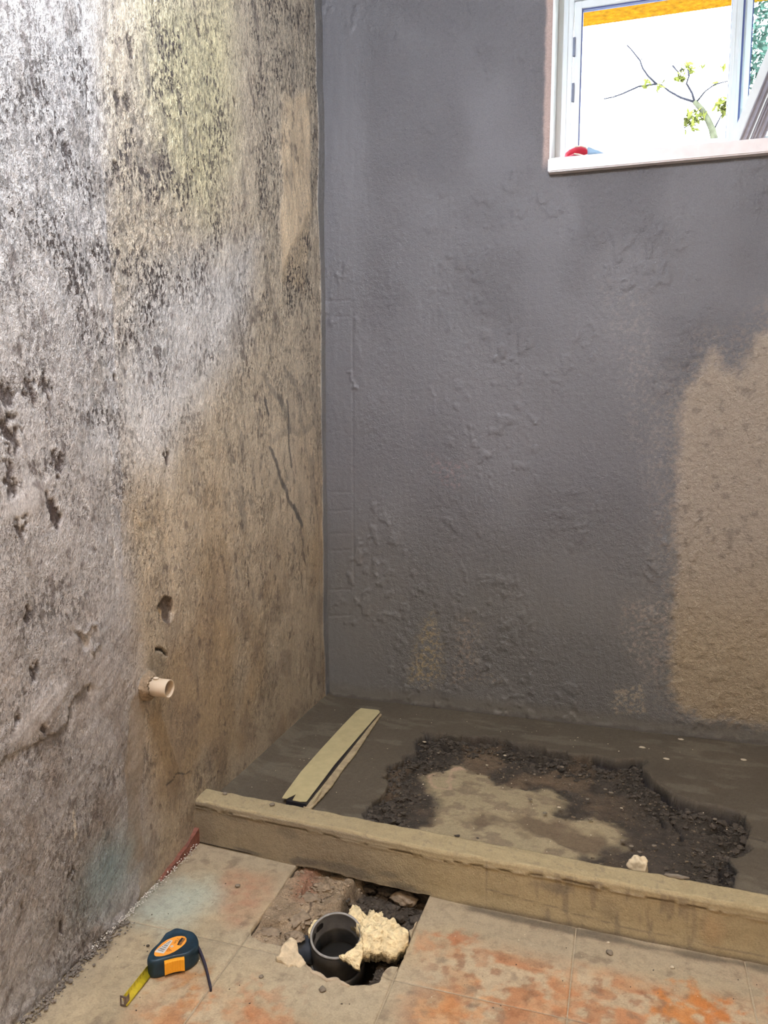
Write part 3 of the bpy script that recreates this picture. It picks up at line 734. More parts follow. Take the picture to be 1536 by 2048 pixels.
for i in range(-1, 6):
    for j in range(-8, 2):
        y1 = TY0+TS*(j+1); x0 = TX0+TS*i
        vis = y1 > -1.7 and x0 < 1.5
        hole = i in (-1, 0, 1) and j in (0, -1)
        add_tile(i, j, .0040 if (vis or (hole and i == 0)) else .11)

# terracotta skirting left at the foot of the left wall
bm = bmesh.new()
pr = [(-.925, 0), (-.925, .044), (-.945, .036), (-.965, .031), (-.985, .022), (-1.01, .019), (-1.03, .011), (-1.06, .010), (-1.09, .004), (-1.11, 0)]
va = [bm.verts.new((-.004, y, z)) for y, z in pr]; vb = [bm.verts.new((.0085, y, z)) for y, z in pr]
bm.faces.new(va); bm.faces.new(vb[::-1])
for i in range(len(pr)): bm.faces.new((va[i], vb[i], vb[(i+1) % len(pr)], va[(i+1) % len(pr)]))
bmesh.ops.recalc_face_normals(bm, faces=bm.faces)
tag(bm_obj('baseboard_left', bm, mat_plain('terracotta_skirting', (.19, .07, .045), .6, bump=.001, vary=.35, vscale=90)), kind='structure', label='remnant of terracotta skirting tile beside the kerb')

# ------------------------------------------------------------------ shower tray floor with the broken-out crater
xs = axisgrid([(-.006, 1.56, .0038), (1.56, RX, .03)]); vs = np.linspace(0, 1, 232)
X, V = np.meshgrid(xs, vs, indexing='ij')
back = np.interp(X, [0, .65, 1.32, 2.1], [-.885, -.915, -.945, -.975])
Y = V*back
CR = TP([(845, 1462), (900, 1468), (1000, 1472), (1060, 1482), (1110, 1500), (1190, 1513), (1240, 1520), (1290, 1522), (1283, 1540), (1310, 1565), (1345, 1592), (1390, 1606), (1430, 1612), (1488, 1628), (1490, 1660), (1475, 1720), (1450, 1800), (1250, 1800), (900, 1710), (735, 1670), (725, 1625), (760, 1580), (775, 1530), (820, 1500)])
w1 = .06*(fbm(X*14, Y*14, 81, 3)-.5); w2 = .06*(fbm(X*14, Y*14, 82, 3)-.5)
sd = polysd(X+w1, Y+w2, CR)
cr = sstep(.002, -.006, sd)
z = np.full(X.shape, .066)+.0022*(fbm(X*4, Y*4, 83, 3)-.5)*2
z = z-.032*cr*(1-.35*sstep(.60, .35, X))
ring = sstep(-.14, -.03, sd)*cr
crumb = (fbm(X*45, Y*45, 84, 4)-.5)*2
BG = TP([(850, 1530), (900, 1512), (950, 1535), (1000, 1548), (1110, 1565), (1130, 1590), (1120, 1620), (1200, 1612), (1240, 1625), (1230, 1670), (1160, 1700), (1100, 1740), (960, 1700), (860, 1690), (850, 1650), (872, 1610), (880, 1580)])
bsd = polysd(X+w1*1.3, Y+w2*1.3, BG); beige = sstep(.02, -.025, bsd+.03*(fbm(X*40, Y*40, 94, 4)-.5))
dirtm = cr*(1-beige)
z += .013*crumb*ring+.006*crumb*dirtm
z += .006*ridge(X*14, Y*14, 86)*ring*sstep(.95, 1.1, X)
z += .009*(fbm(X*120, Y*120, 90, 2)-.5)*ring
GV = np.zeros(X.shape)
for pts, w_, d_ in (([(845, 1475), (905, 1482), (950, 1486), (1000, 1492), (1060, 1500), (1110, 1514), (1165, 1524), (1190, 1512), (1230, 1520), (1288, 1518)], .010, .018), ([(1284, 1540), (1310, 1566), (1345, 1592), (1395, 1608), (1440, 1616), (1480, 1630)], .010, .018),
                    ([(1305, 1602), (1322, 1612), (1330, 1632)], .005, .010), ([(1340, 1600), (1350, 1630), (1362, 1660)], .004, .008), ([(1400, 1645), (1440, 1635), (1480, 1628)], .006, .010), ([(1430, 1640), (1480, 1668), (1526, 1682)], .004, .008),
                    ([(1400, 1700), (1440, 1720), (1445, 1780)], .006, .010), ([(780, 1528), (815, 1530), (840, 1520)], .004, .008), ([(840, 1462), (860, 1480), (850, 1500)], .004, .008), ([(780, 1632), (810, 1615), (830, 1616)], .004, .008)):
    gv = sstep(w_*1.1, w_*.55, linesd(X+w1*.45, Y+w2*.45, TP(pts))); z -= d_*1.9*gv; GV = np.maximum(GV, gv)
SC0 = np.array([.092, .074, .050])
c = np.tile(SC0, X.shape+(1,))*(.85+.3*fbm(X*6, Y*6, 87, 3))[..., None]
c = mix(c, (.20, .17, .12), sstep(.55, .7, fbm(X*9, Y*24, 88, 3))*.3)
soil = np.tile(np.array([.058, .046, .034]), X.shape+(1,))*(.65+.8*fbm(X*50, Y*50, 89, 4))[..., None]
soil = mix(soil, (.15, .105, .065), sstep(1.15, .85, X)*sstep(.45, .62, fbm(X*8, Y*8, 91, 3))*.9)
c = c*(1-cr[..., None])+soil*cr[..., None]
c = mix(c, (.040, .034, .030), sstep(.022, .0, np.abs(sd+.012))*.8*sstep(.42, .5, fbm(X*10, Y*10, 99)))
c = mix(c, (.022, .018, .018), GV*.9)  # crack shadow painted near-black into the grooves
c = mix(c, (.33, .265, .155), beige*cr*.95)
c = mix(c, (.20, .15, .095), beige*cr*sstep(.48, .64, fbm(X*26, Y*34, 93, 5))*.75)
bp_ = lambda pts, e=.012: sstep(e, -e*1.5, polysd(X+w1*1.5, Y+w2*1.5, TP(pts)))
brown = np.maximum.reduce([bp_([(935, 1610), (960, 1598), (1000, 1612), (985, 1640), (950, 1640)]), bp_([(1000, 1612), (1060, 1605), (1100, 1620), (1180, 1640), (1220, 1670), (1190, 1690), (1110, 1680), (1060, 1650)]),
                           bp_([(860, 1655), (900, 1665), (895, 1690), (850, 1680)]), bp_([(1050, 1700), (1100, 1705), (1140, 1725), (1040, 1715)])])
c = mix(c, (.135, .095, .058), brown*cr*.85)
c = mix(c, (.42, .29, .19), bp_([(856, 1532), (862, 1530), (880, 1552), (896, 1556), (880, 1518), (905, 1515), (922, 1525), (890, 1530), (905, 1555), (880, 1560)], .004)*.9)
z += .0045*beige*cr*(1-brown)
c *= (.85+.3*fbm(X*150, Y*150, 92, 2))[..., None]
# undercut rim: the top edge leans out over the crater, the foot is cut back
w_e = np.exp(-(sd/.010)**2)*sstep(.45, .55, fbm(X*9, Y*9, 95, 2)+.12)
gx_, gy_ = np.gradient(sd); ln2 = np.hypot(gx_/np.gradient(X, axis=0), gy_/np.gradient(Y, axis=1))+1e-6
ux = gx_/np.gradient(X, axis=0)/ln2; uy = gy_/np.gradient(Y, axis=1)/ln2
lift = np.clip((z-.045)/.020, -1, 1)
X = X-ux*w_e*.010*lift; Y = Y-uy*w_e*.010*lift
# cove to the walls
z += .010*sstep(.035, .0, X)-.004*sstep(.012, .0, -Y)*fbm(X*30, Y*0, 5)
rg = .45+2.6*ring+1.2*dirtm
RING = ring*(sd < -.004)*(Y > back+.02); RXY = (X, Y, z, RING, dirtm*(sd < -.004)*(Y > back+.02))
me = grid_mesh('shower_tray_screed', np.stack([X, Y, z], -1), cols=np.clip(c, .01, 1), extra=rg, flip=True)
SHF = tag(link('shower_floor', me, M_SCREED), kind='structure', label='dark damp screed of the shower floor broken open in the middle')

# ------------------------------------------------------------------ kerb
KX = [0, .65, 1.32, 2.1]
def kf(x): return np.interp(x, KX, [-.928, -.972, -.985, -1.0])
def kb(x): return np.interp(x, KX, [-.868, -.905, -.932, -.962])
xs = axisgrid([(-.004, 1.5, .004), (1.5, RX-.002, .03)])
# profile parameter around: front bottom -> front top -> back top -> back bottom
prof = [('f', t) for t in np.linspace(0, 1, 34)]+[('c', t) for t in np.linspace(0, 1, 6)[1:]]+[('t', t) for t in np.linspace(0, 1, 18)[1:]]+[('b', t) for t in np.linspace(0, 1, 8)[1:]]
P = np.zeros((len(xs), len(prof), 3)); S = np.zeros((len(xs), len(prof))); kindm = np.zeros((len(xs), len(prof)))
xx = xs; H = .118+.002*(fbm(xx*6, xx*0, 2)-.5)*2
bul = .003*(fbm(xx*5, xx*0+3, 4)-.5)*2
bot = np.where((xx > .285) & (xx < .63), .000+.004*fbm(xx*60, xx*0, 5), -.004)
R = .006
for k, (ty, t) in enumerate(prof):
    if ty == 'f': y = kf(xx)+bul; z = bot+(H-R-bot)*t
    elif ty == 'c': y = kf(xx)+bul+R*(1-math.cos(t*math.pi/2)); z = H-R+R*math.sin(t*math.pi/2)
    elif ty == 't': y = kf(xx)+bul+R+(kb(xx)-kf(xx)-bul-R)*t; z = H+0*xx
    else: y = kb(xx)+.004*t; z = H-(H-.04)*t
    P[:, k] = np.stack([xx, y, z], -1); kindm[:, k] = {'f': 0, 'c': 1, 't': 1, 'b': 2}[ty]
    S[:, k] = {'f': t*.11, 'c': .11+t*.008, 't': .118+t*.05, 'b': .17+t*.06}[ty]
XX = P[..., 0]
isf = kindm == 0
# relief: mortar smears, lip below the top arris, trowel marks
ln = linesd(XX, S+.006*(fbm(XX*16, S*0, 6)-.5), [(.0, .100), (.2, .098), (.45, .093), (.66, .094), (.9, .099), (1.5, .092)])
dyn = .0022*(fbm(XX*14, S*14, 31, 3)-.5)*2+.0025*sstep(.007, .003, ln)*fbm(XX*40, S*8, 7)-.004*sstep(.0026, .0012, ln)*sstep(.46, .54, fbm(XX*30, S*0, 9))
above = S > (.100-.006)
dyn += np.where(above & isf, .0018, 0)
dyn += .003*sstep(.035, .0, S)*sstep(.62, .75, XX)*isf
P[..., 1] -= dyn*isf
P[..., 2] += np.where(kindm == 1, .0016*(fbm(XX*25, S*60, 32, 3)-.5)*2, 0)
# ragged back arris
P[..., 2] += np.where((kindm == 1) & (S > .155), .003*(fbm(XX*50, S*0, 33, 3)-.6), 0)
c = np.tile(np.array([.345, .275, .155]), XX.shape+(1,))*(.86+.28*fbm(XX*9, S*12, 34, 4))[..., None]
c = mix(c, (.36, .285, .155), (kindm == 1)*sstep(.25, .6, XX)*.9)
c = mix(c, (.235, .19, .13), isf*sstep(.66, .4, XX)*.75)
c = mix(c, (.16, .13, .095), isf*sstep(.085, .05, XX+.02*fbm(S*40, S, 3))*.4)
cr_ = sstep(.0024, .0008, ln)*isf; c = mix(c, (.10, .08, .05), cr_*sstep(.48, .55, fbm(XX*30, S*0, 9))*.9); c = mix(c, (.55, .48, .35), cr_*sstep(.50, .42, fbm(XX*30, S*0, 9))*.8)
for (x0, s0, rx, rs, k) in [(.31, .013, .045, .011, .75), (.42, .018, .08, .016, .6), (.53, .030, .035, .011, .5), (.56, .010, .05, .012, .5), (.90, .078, .05, .014, .5), (.15, .012, .04, .005, .85), (.11, .09, .05, .012, .4), (.26, .08, .05, .02, .35), (1.02, .05, .03, .03, .25), (.60, .004, .10, .005, .4)]:
    d = np.hypot((XX-x0)/rx, (S-s0)/rs)+.5*(fbm(XX*25, S*40, 35)-.5)*2
    c = mix(c, (.125, .105, .08), sstep(1.1, .5, d)*k*isf)
c = mix(c, (.40, .27, .14), sstep(1.1, .2, np.hypot((XX-1.22)/.03, (S-.05)/.05)+.4*(fbm(XX*25, S*40, 36)-.5))*.5*isf)
# vertical smears on the right half, thin seams
c = mix(c, (.19, .15, .10), isf*sstep(.58, .68, fbm(XX*55, S*10, 37, 3))*sstep(.8, .9, XX)*sstep(1.25, 1.15, XX)*.6)
c = mix(c, (.16, .13, .09), sstep(.0018, .0006, np.abs(XX-.755-.01*(S-.05)))*isf*.5)
wv = linesd(XX, S+.004*(fbm(XX*30, S*30, 5)-.5), [(.75, .048), (.9, .036), (1.05, .024), (1.3, .02), (1.5, .01)])
c = mix(c, (.15, .12, .085), sstep(.002, .0006, wv)*.6*isf)
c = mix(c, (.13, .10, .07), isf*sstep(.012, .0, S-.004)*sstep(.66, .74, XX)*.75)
c = mix(c, (.20, .16, .11), (kindm == 1)*sstep(.68, .76, fbm(XX*90, S*90, 39, 3))*.4)
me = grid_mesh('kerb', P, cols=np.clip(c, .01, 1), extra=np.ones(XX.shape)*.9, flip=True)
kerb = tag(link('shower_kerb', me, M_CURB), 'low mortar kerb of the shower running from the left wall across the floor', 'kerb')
bm = bmesh.new()                                                      # underside closing the kerb over the hole
q = [bm.verts.new(v) for v in ((-.004, -.93, .004), (.66, -.970, .004), (RX-.01, -.99, .004), (RX-.01, -.962, .004), (-.004, -.868, .004))]
bm.faces.new(q); bm_obj('underside', bm, M_CURB, kerb)

# ------------------------------------------------------------------ outline helper: slab with a traced plan and real thickness
def slab(name, outline, zfun, thick, mat, parent=None, step=.004, amp=.002, freq=90, bulge=.0, seed=1, origin=(0, 0, 0), smooth=True, jag=0.0, colf=None):
    """outline in world xy; zfun(x,y)->top height; closed solid"""
    O = []
    for i in range(len(outline)):
        a = np.array(outline[i][:2]); b = np.array(outline[(i+1) % len(outline)][:2]); L_ = np.hypot(*(b-a)); n = max(1, int(L_/step))
        for k in range(n):
            p = a+(b-a)*k/n
            if jag: p = p+(rng.random(2)-.5)*jag
            O.append(p)
    O = np.array(O); mn = O.min(0); mx = O.max(0)
    gx, gy = np.meshgrid(np.arange(mn[0], mx[0], step), np.arange(mn[1], mx[1], step), indexing='ij')
    gx = gx+(rng.random(gx.shape)-.5)*step*.5; gy = gy+(rng.random(gy.shape)-.5)*step*.5
    s = polysd(gx, gy, O); ins = s < -step*.6
    pts = [Vector(p) for p in O]+[Vector((a, b)) for a, b in zip(gx[ins], gy[ins])]
    n = len(O)
    vo, eo, fo, *_ = delaunay_2d_cdt(pts, [(i, (i+1) % n) for i in range(n)], [], 1, 1e-7)
    V = np.array([(v.x, v.y) for v in vo]); s = polysd(V[:, 0], V[:, 1], O)
    depth = np.clip(-s, 0, None)
    zt = zfun(V[:, 0], V[:, 1]); nz = (fbm(V[:, 0]*freq, V[:, 1]*freq, seed, 3)-.5)*2*amp
    bl = bulge*(1-np.exp(-depth/(abs(bulge)+.004)))
    top = zt+nz*np.minimum(1, depth/step)+bl; bottom = zt-thick-bl*.6+nz*.3
    o0 = np.array(origin); bm = bmesh.new()
    A = [bm.verts.new((v[0]-o0[0], v[1]-o0[1], t_-o0[2])) for v, t_ in zip(V, top)]
    B = [bm.verts.new((v[0]-o0[0], v[1]-o0[1], t_-o0[2])) for v, t_ in zip(V, bottom)]
    cnt = {}
    for f in fo:
        for i in range(len(f)):
            e = (f[i], f[(i+1) % len(f)]); cnt[tuple(sorted(e))] = cnt.get(tuple(sorted(e)), [])+[e]
    for f in fo:
        try:
            bm.faces.new([A[i] for i in f]); bm.faces.new([B[i] for i in f[::-1]])
        except ValueError: pass
    for k, v in cnt.items():
        if len(v) == 1:
            i, j = v[0]
            try: bm.faces.new((A[j], A[i], B[i], B[j]))
            except ValueError: pass
    bmesh.ops.recalc_face_normals(bm, faces=bm.faces)
    return bm_obj(name, bm, mat, parent, smooth)

# ------------------------------------------------------------------ drain channel under masking tape
M_TAPE = mat_plain('yellowish_masking_paper', (.44, .37, .19), .7, bump=.0008, bscale=60, vary=.08, vscale=40)
M_BLK = mat_plain('black_plastic', (.012, .012, .016), .4)
ch = empty('linear_drain', (0, 0, 0))
ztop = .082
Cn = [tuple(hit(x, y, 2, ztop)[:2]) for x, y in [(572, 1594), (607, 1600), (755, 1423), (718, 1417)]]
o0 = np.array([(Cn[0][0]+Cn[2][0])/2, (Cn[0][1]+Cn[2][1])/2, .066]); ch.location = o0
edge = [tuple(hit(x, y, 2, ztop)[:2]) for x, y in [(564, 1596), (571, 1585), (602, 1543), (640, 1500), (685, 1451), (713, 1422), (722, 1416), (757, 1420), (760, 1424), (743, 1443), (705, 1487), (669, 1529), (648, 1557), (613, 1603), (600, 1603), (585, 1600), (592, 1588), (573, 1597)]]
slab('masking_cover', edge, lambda x, y: ztop+0*x, .0015, M_TAPE, ch, .006, .0006, 40, origin=o0, smooth=False)
def pb(nm, quad, z0, z1, mat):
    bm = bmesh.new(); A = [bm.verts.new((p[0]-o0[0], p[1]-o0[1], z0-o0[2])) for p in quad]; B = [bm.verts.new((p[0]-o0[0], p[1]-o0[1], z1-o0[2])) for p in quad]
    bm.faces.new(A[::-1]); bm.faces.new(B)
    for i in range(4): bm.faces.new((A[i], A[(i+1) % 4], B[(i+1) % 4], B[i]))
    bmesh.ops.recalc_face_normals(bm, faces=bm.faces); return bm_obj(nm, bm, mat, ch)
inn = [tuple(hit(x, y, 2, ztop)[:2]) for x, y in [(572, 1600), (612, 1607), (758, 1424), (716, 1419)]]
pb('channel_body', inn, .058, ztop-.0022, M_BLK)
fl = [tuple(hit(x, y, 2, .072)[:2]) for x, y in [(606, 1614), (620, 1619), (640, 1598), (662, 1575), (687, 1537), (706, 1515), (729, 1480), (752, 1445), (764, 1428), (756, 1426), (700, 1500), (640, 1575)]]
slab('flange_strip', fl, lambda x, y: .0735+0*x, .006, mat_plain('mortared_flange', (.36, .28, .16), .8, bump=.001, vary=.25, vscale=60), ch, .006, .0012, 60, jag=.003, origin=o0)
sl = [tuple(hit(x, y, 2, .084)[:2]) for x, y in [(622, 1608), (645, 1573), (641, 1583), (632, 1597)]]
slab('torn_flap', sl, lambda x, y: .085+0*x, .001, M_TAPE, ch, .006, 0, origin=o0, smooth=False)
fa = [tuple(hit(x, y, 2, ztop)[:2]) for x, y in [(586, 1596), (594, 1590), (606, 1602), (586, 1606)]]
tag(ch, 'long drain channel covered with yellowish masking paper on the damp shower floor', 'drain channel')

# ------------------------------------------------------------------ stub pipe in the left wall
M_PVC = mat_plain('beige_pvc', (.55, .44, .31), .5, vary=.08, bump=.0004, bscale=120)
st = empty('wall_pipe_stub', (0, PIPE_Y, PIPE_Z))
Mx = Matrix.Rotation(math.radians(90), 4, 'Y')
bm = bmesh.new(); lathe(bm, [(.0205, -.012), (.0205, .0605), (.0200, .0615), (.0180, .0615), (.0175, .0600), (.0175, -.012)], 40, Mx)
bmesh.ops.recalc_face_normals(bm, faces=bm.faces); bm_obj('pipe', bm, M_PVC, st, True)
bm = bmesh.new(); bmesh.ops.create_circle(bm, cap_ends=True, segments=32, radius=.0176, matrix=Mx @ Matrix.Translation((0, 0, .004)))
bm_obj('clogged_bore', bm, mat_plain('rusty_bore', (.20, .10, .06), .9, vary=.4, vscale=120), st)
def collar(name, parent):
    bm = bmesh.new(); n = 30; rings = []
    for k, (r, x) in enumerate([(.034, .004), (.031, .012), (.026, .019), (.0212, .021), (.0212, -.005)]):
        rings.append([bm.verts.new((x+random.uniform(-.003, .003)*(k > 0), (r+random.uniform(-.003, .003)*(k < 3))*math.cos(2*math.pi*i/n)*(1.0), (r+random.uniform(-.003, .003)*(k < 3))*math.sin(2*math.pi*i/n))) for i in range(n)])
    for a in range(len(rings)-1):
        for i in range(n): bm.faces.new((rings[a][i], rings[a][(i+1) % n], rings[a+1][(i+1) % n], rings[a+1][i]))
    bmesh.ops.recalc_face_normals(bm, faces=bm.faces)
    return bm_obj(name, bm, mat_plain('collar_mortar', (.26, .19, .12), .9, bump=.003, bscale=160, vary=.35, vscale=120), parent, True)
collar('mortar_collar', st)
bl = blob('mortar_crumb', (.030, -.004, .0195), .005, mat_plain('cream_mortar', (.6, .5, .38), .9), (1.4, .9, .6), seed=3, parent=st)
tag(st, 'short beige plastic pipe stub projecting from the left wall', 'pipe')

# ------------------------------------------------------------------ floor drain pipe and foam
M_DPIPE = mat_plain('dusty_dark_pvc', (.115, .108, .098), .42, vary=.25, vscale=45, bump=.0003, bscale=100)
M_RIM = mat_plain('pipe_rim', (.25, .235, .21), .6, vary=.2, vscale=80)
M_FOAM = mat_plain('cured_foam', (.78, .63, .36), .8, bump=.012, bscale=70, vary=.22, vscale=70)
M_FOAMP = mat_plain('dusty_foam', (.56, .45, .29), .85, bump=.006, bscale=90, vary=.2, vscale=70)
rc = hit(672, 1870, 2, .004)
dp_ = empty('drain_pipe', tuple(rc))
axis = Vector((.07, -.30, 1.0)).normalized()                          # mouth tips towards the camera
Q = axis.to_track_quat('Z', 'Y').to_matrix().to_4x4()
bm = bmesh.new(); lathe(bm, [(.0545, -.002), (.0535, .0), (.0505, .0), (.0500, -.002), (.0500, -.034), (.0470, -.037), (.0470, -.045), (.0490, -.050), (.0490, -.13), (.0545, -.13)], 72, Q)
bmesh.ops.recalc_face_normals(bm, faces=bm.faces); bm_obj('pipe', bm, M_DPIPE, dp_, True)
bm = bmesh.new(); lathe(bm, [(.0552, -.0030), (.0546, .0012), (.0505, .0012), (.0500, -.0015), (.0530, -.0030)], 72, Q)
bmesh.ops.recalc_face_normals(bm, faces=bm.faces); bm_obj('rim', bm, M_RIM, dp_, True)
bm = bmesh.new(); bmesh.ops.create_circle(bm, cap_ends=True, segments=48, radius=.0495, matrix=Q @ Matrix.Translation((0, 0, -.085))); bm_obj('pipe_water', bm, mat_plain('dark_water', (.02, .019, .017), .1), dp_)
bm = bmesh.new(); lathe(bm, [(.0595, -.074), (.0600, -.080), (.0600, -.110), (.0550, -.112), (.0550, -.072)], 72, Q)
bmesh.ops.recalc_face_normals(bm, faces=bm.faces); bm_obj('socket_collar', bm, M_DPIPE, dp_, True)
bm = bmesh.new(); a = Vector((-.0515, .006, -.052)); d = Vector((-.9, .12, -.10)).normalized()
tube(bm, [a, a+d*.055, a+d*.0551, a+d*.075], [.026, .026, .031, .031], 28); bm_obj('branch_socket', bm, mat_plain('blue_grey_pvc', (.05, .06, .075), .4, vary=.25, vscale=50), dp_, True)
bm = bmesh.new()
for k in range(2): tube(bm, [a+d*(.058+.008*k), a+d*(.061+.008*k)], [.0322, .0322], 28)
bm_obj('branch_ring', bm, M_BLK, dp_, True)
# patches of dried adhesive inside the mouth
def inner_patch(ang0, ang1, z0, z1, mat, rr=.0496):
    bm = bmesh.new(); g = []
    for i in range(9):
        row = []
        for j in range(6):
            a_ = ang0+(ang1-ang0)*i/8+random.uniform(-.03, .03); z_ = z0+(z1-z0)*j/5+random.uniform(-.0015, .0015)
            row.append(bm.verts.new(Q @ Vector((rr*math.cos(a_), rr*math.sin(a_), z_))))
        g.append(row)
    for i in range(8):
        for j in range(5):
            if (i in (0, 7) and j in (0, 4)): continue
            bm.faces.new((g[i][j], g[i+1][j], g[i+1][j+1], g[i][j+1]))
    return bm_obj('adhesive_smear', bm, mat, dp_)
inner_patch(2.3, 2.75, -.010, -.026, mat_plain('black_smear', (.015, .013, .012), .6)); inner_patch(2.8, 3.15, -.015, -.030, bpy.data.materials['black_smear'])

def crop8(pts): return [(540+x/4.8, 1780+y/4.8) for x, y in pts]
def foam_from(name, pts8, zf, thick, mat, parent, bulge, amp, seed, freq=110, jag=.003, step=.0035):
    px = crop8(pts8); O = [hit(x, y, 2, zf(y))[:2] for x, y in px]
    # depth profile follows the image row the point is seen at
    def zfun(x, y):
        z = np.zeros_like(x)
        for _ in range(4):
            v = np.stack([x, y, z], -1)-CAM; py = 1024-FPX*(v@_u)/(v@_f); z = zf(py)
        return z
    return slab(name, O, zfun, thick, mat, parent, step, amp, freq, bulge, seed, origin=tuple(dp_.location), jag=jag)
zA = lambda y: np.interp(y, [1805, 1870, 1905, 1945], [.006, .020, .000, -.050])
foam_from('foam_mass', [(760, 190), (790, 150), (825, 140), (865, 170), (890, 215), (935, 245), (960, 190), (1000, 195), (1020, 240), (1075, 200), (1085, 255), (1150, 300), (1165, 265), (1190, 260), (1215, 320), (1250, 345), (1330, 390), (1325, 470), (1290, 520), (1240, 550), (1200, 620), (1170, 650), (1155, 590), (1120, 640), (1115, 700), (1075, 770), (1050, 735), (1000, 740), (960, 715), (960, 660), (900, 695), (885, 640), (890, 520), (885, 430), (860, 350), (820, 290), (755, 240)], zA, .028, M_FOAM, dp_, .006, .013, 3, 85)
foam_from('foam_drip', [(655, 628), (740, 595), (810, 545), (860, 480), (880, 430), (892, 520), (885, 640), (875, 700), (862, 775), (830, 770), (800, 730), (740, 690)], lambda y: np.interp(y, [1870, 1905, 1945], [.012, .010, -.018]), .006, M_FOAM, dp_, .004, .0035, 5, 90)
foam_from('foam_blob', [(365, 390), (385, 345), (430, 285), (460, 285), (450, 310), (410, 370), (385, 425), (365, 420)], lambda y: np.interp(y, [1830, 1870], [.006, .004]), .012, M_FOAM, dp_, .003, .001, 6, 90)
foam_from('foam_fin', [(60, 630), (90, 625), (95, 560), (130, 510), (160, 470), (210, 450), (250, 475), (270, 510), (265, 590), (310, 650), (350, 700), (340, 720), (300, 745), (220, 715), (165, 735), (150, 690), (100, 665)], lambda y: np.interp(y, [1872, 1900, 1935], [.034, .016, .001]), .014, M_FOAMP, dp_, .005, .003, 7, 90, .004)
foam_from('rim_crumb', [(520, 275), (560, 262), (630, 245), (680, 240), (720, 255), (750, 265), (700, 268), (640, 258), (560, 275)], lambda y: .006+0*y, .004, M_FOAMP, dp_, .001, .001, 8, 120, .002, .002)
# raised mortar lip around the near edge of the hole
for a_, b_, c_ in [(5, 0, 0)]:
    lip = crop8([(350, 715), (410, 770), (480, 800), (545, 850), (640, 840), (700, 885), (760, 915), (760, 925), (690, 905), (630, 862), (540, 870), (470, 825), (400, 795), (340, 735)])
    o = slab('mortar_lip', [hit(x, y, 2, .003)[:2] for x, y in lip], lambda x, y: .0045+0*x, .008, mat_plain('pale_mortar_lip', (.42, .33, .22), .9, bump=.001, vary=.2), floor, .004, .001, 90, .002, jag=.002)
tag(dp_, 'dark grey open drain pipe with cream foam in the broken floor hole', 'pipe')
# lumps of old mortar in the pit
lumps = [(620, 1800, .020, (1.2, .9, .5)), (600, 1835, .026, (1, 1.1, .35)), (560, 1835, .018, (1.2, 1, .4)), (645, 1775, .018, (1.3, .8, .5)), (540, 1865, .018, (1.3, .9, .35)), (590, 1870, .016, (1.2, 1, .4)), (640, 1830, .014, (1, 1, .5))]
ML = mat_plain('old_mortar', (.27, .205, .135), .9, bump=.003, bscale=110, vary=.3, vscale=60)
for k, (x, y, r, sq) in enumerate(lumps):
    p = hit(x, y, 2, -.014); blob('mortar_lump', (p[0], p[1], -.026), r, ML, sq, .5, 10+k, 2.2, 4, floor)
def _pitclods():
    W = (sd_pit < -.004)*(1-lz_pit)*(np.hypot(X_pit-PC[0], Y_pit-PC[1]) > .07)
    base = mat_plain('pit_clod', (.07, .055, .04), .95, bump=.003, bscale=160, vary=.5, vscale=70)
    return W, base
MC = mat_plain('dirt_clod', (.075, .06, .045), .95, bump=.003, bscale=150, vary=.4, vscale=80)
for k in range(46):
    x = random.uniform(.46, .615); y = random.uniform(-1.14, -.95)
    if math.hypot(x-rc[0], y-rc[1]) < .075: continue
    blob('dirt_clod', (x, y, -.058+random.uniform(-.006, .008)), random.uniform(.004, .011), MC, (1.2, 1, .8), .5, 30+k, 2.5, 2, floor)
for k, (x, y, r) in enumerate([(775, 1775, .02), (810, 1795, .024), (840, 1840, .02), (700, 1765, .016), (740, 1770, .014)]):
    p = hit(x, y, 2, -.03); blob('buried_stone', (p[0], p[1], -.050), r, ML if k == 1 else MC, (1.3, .9, .6), .4, 90+k, 2, 3, floor)

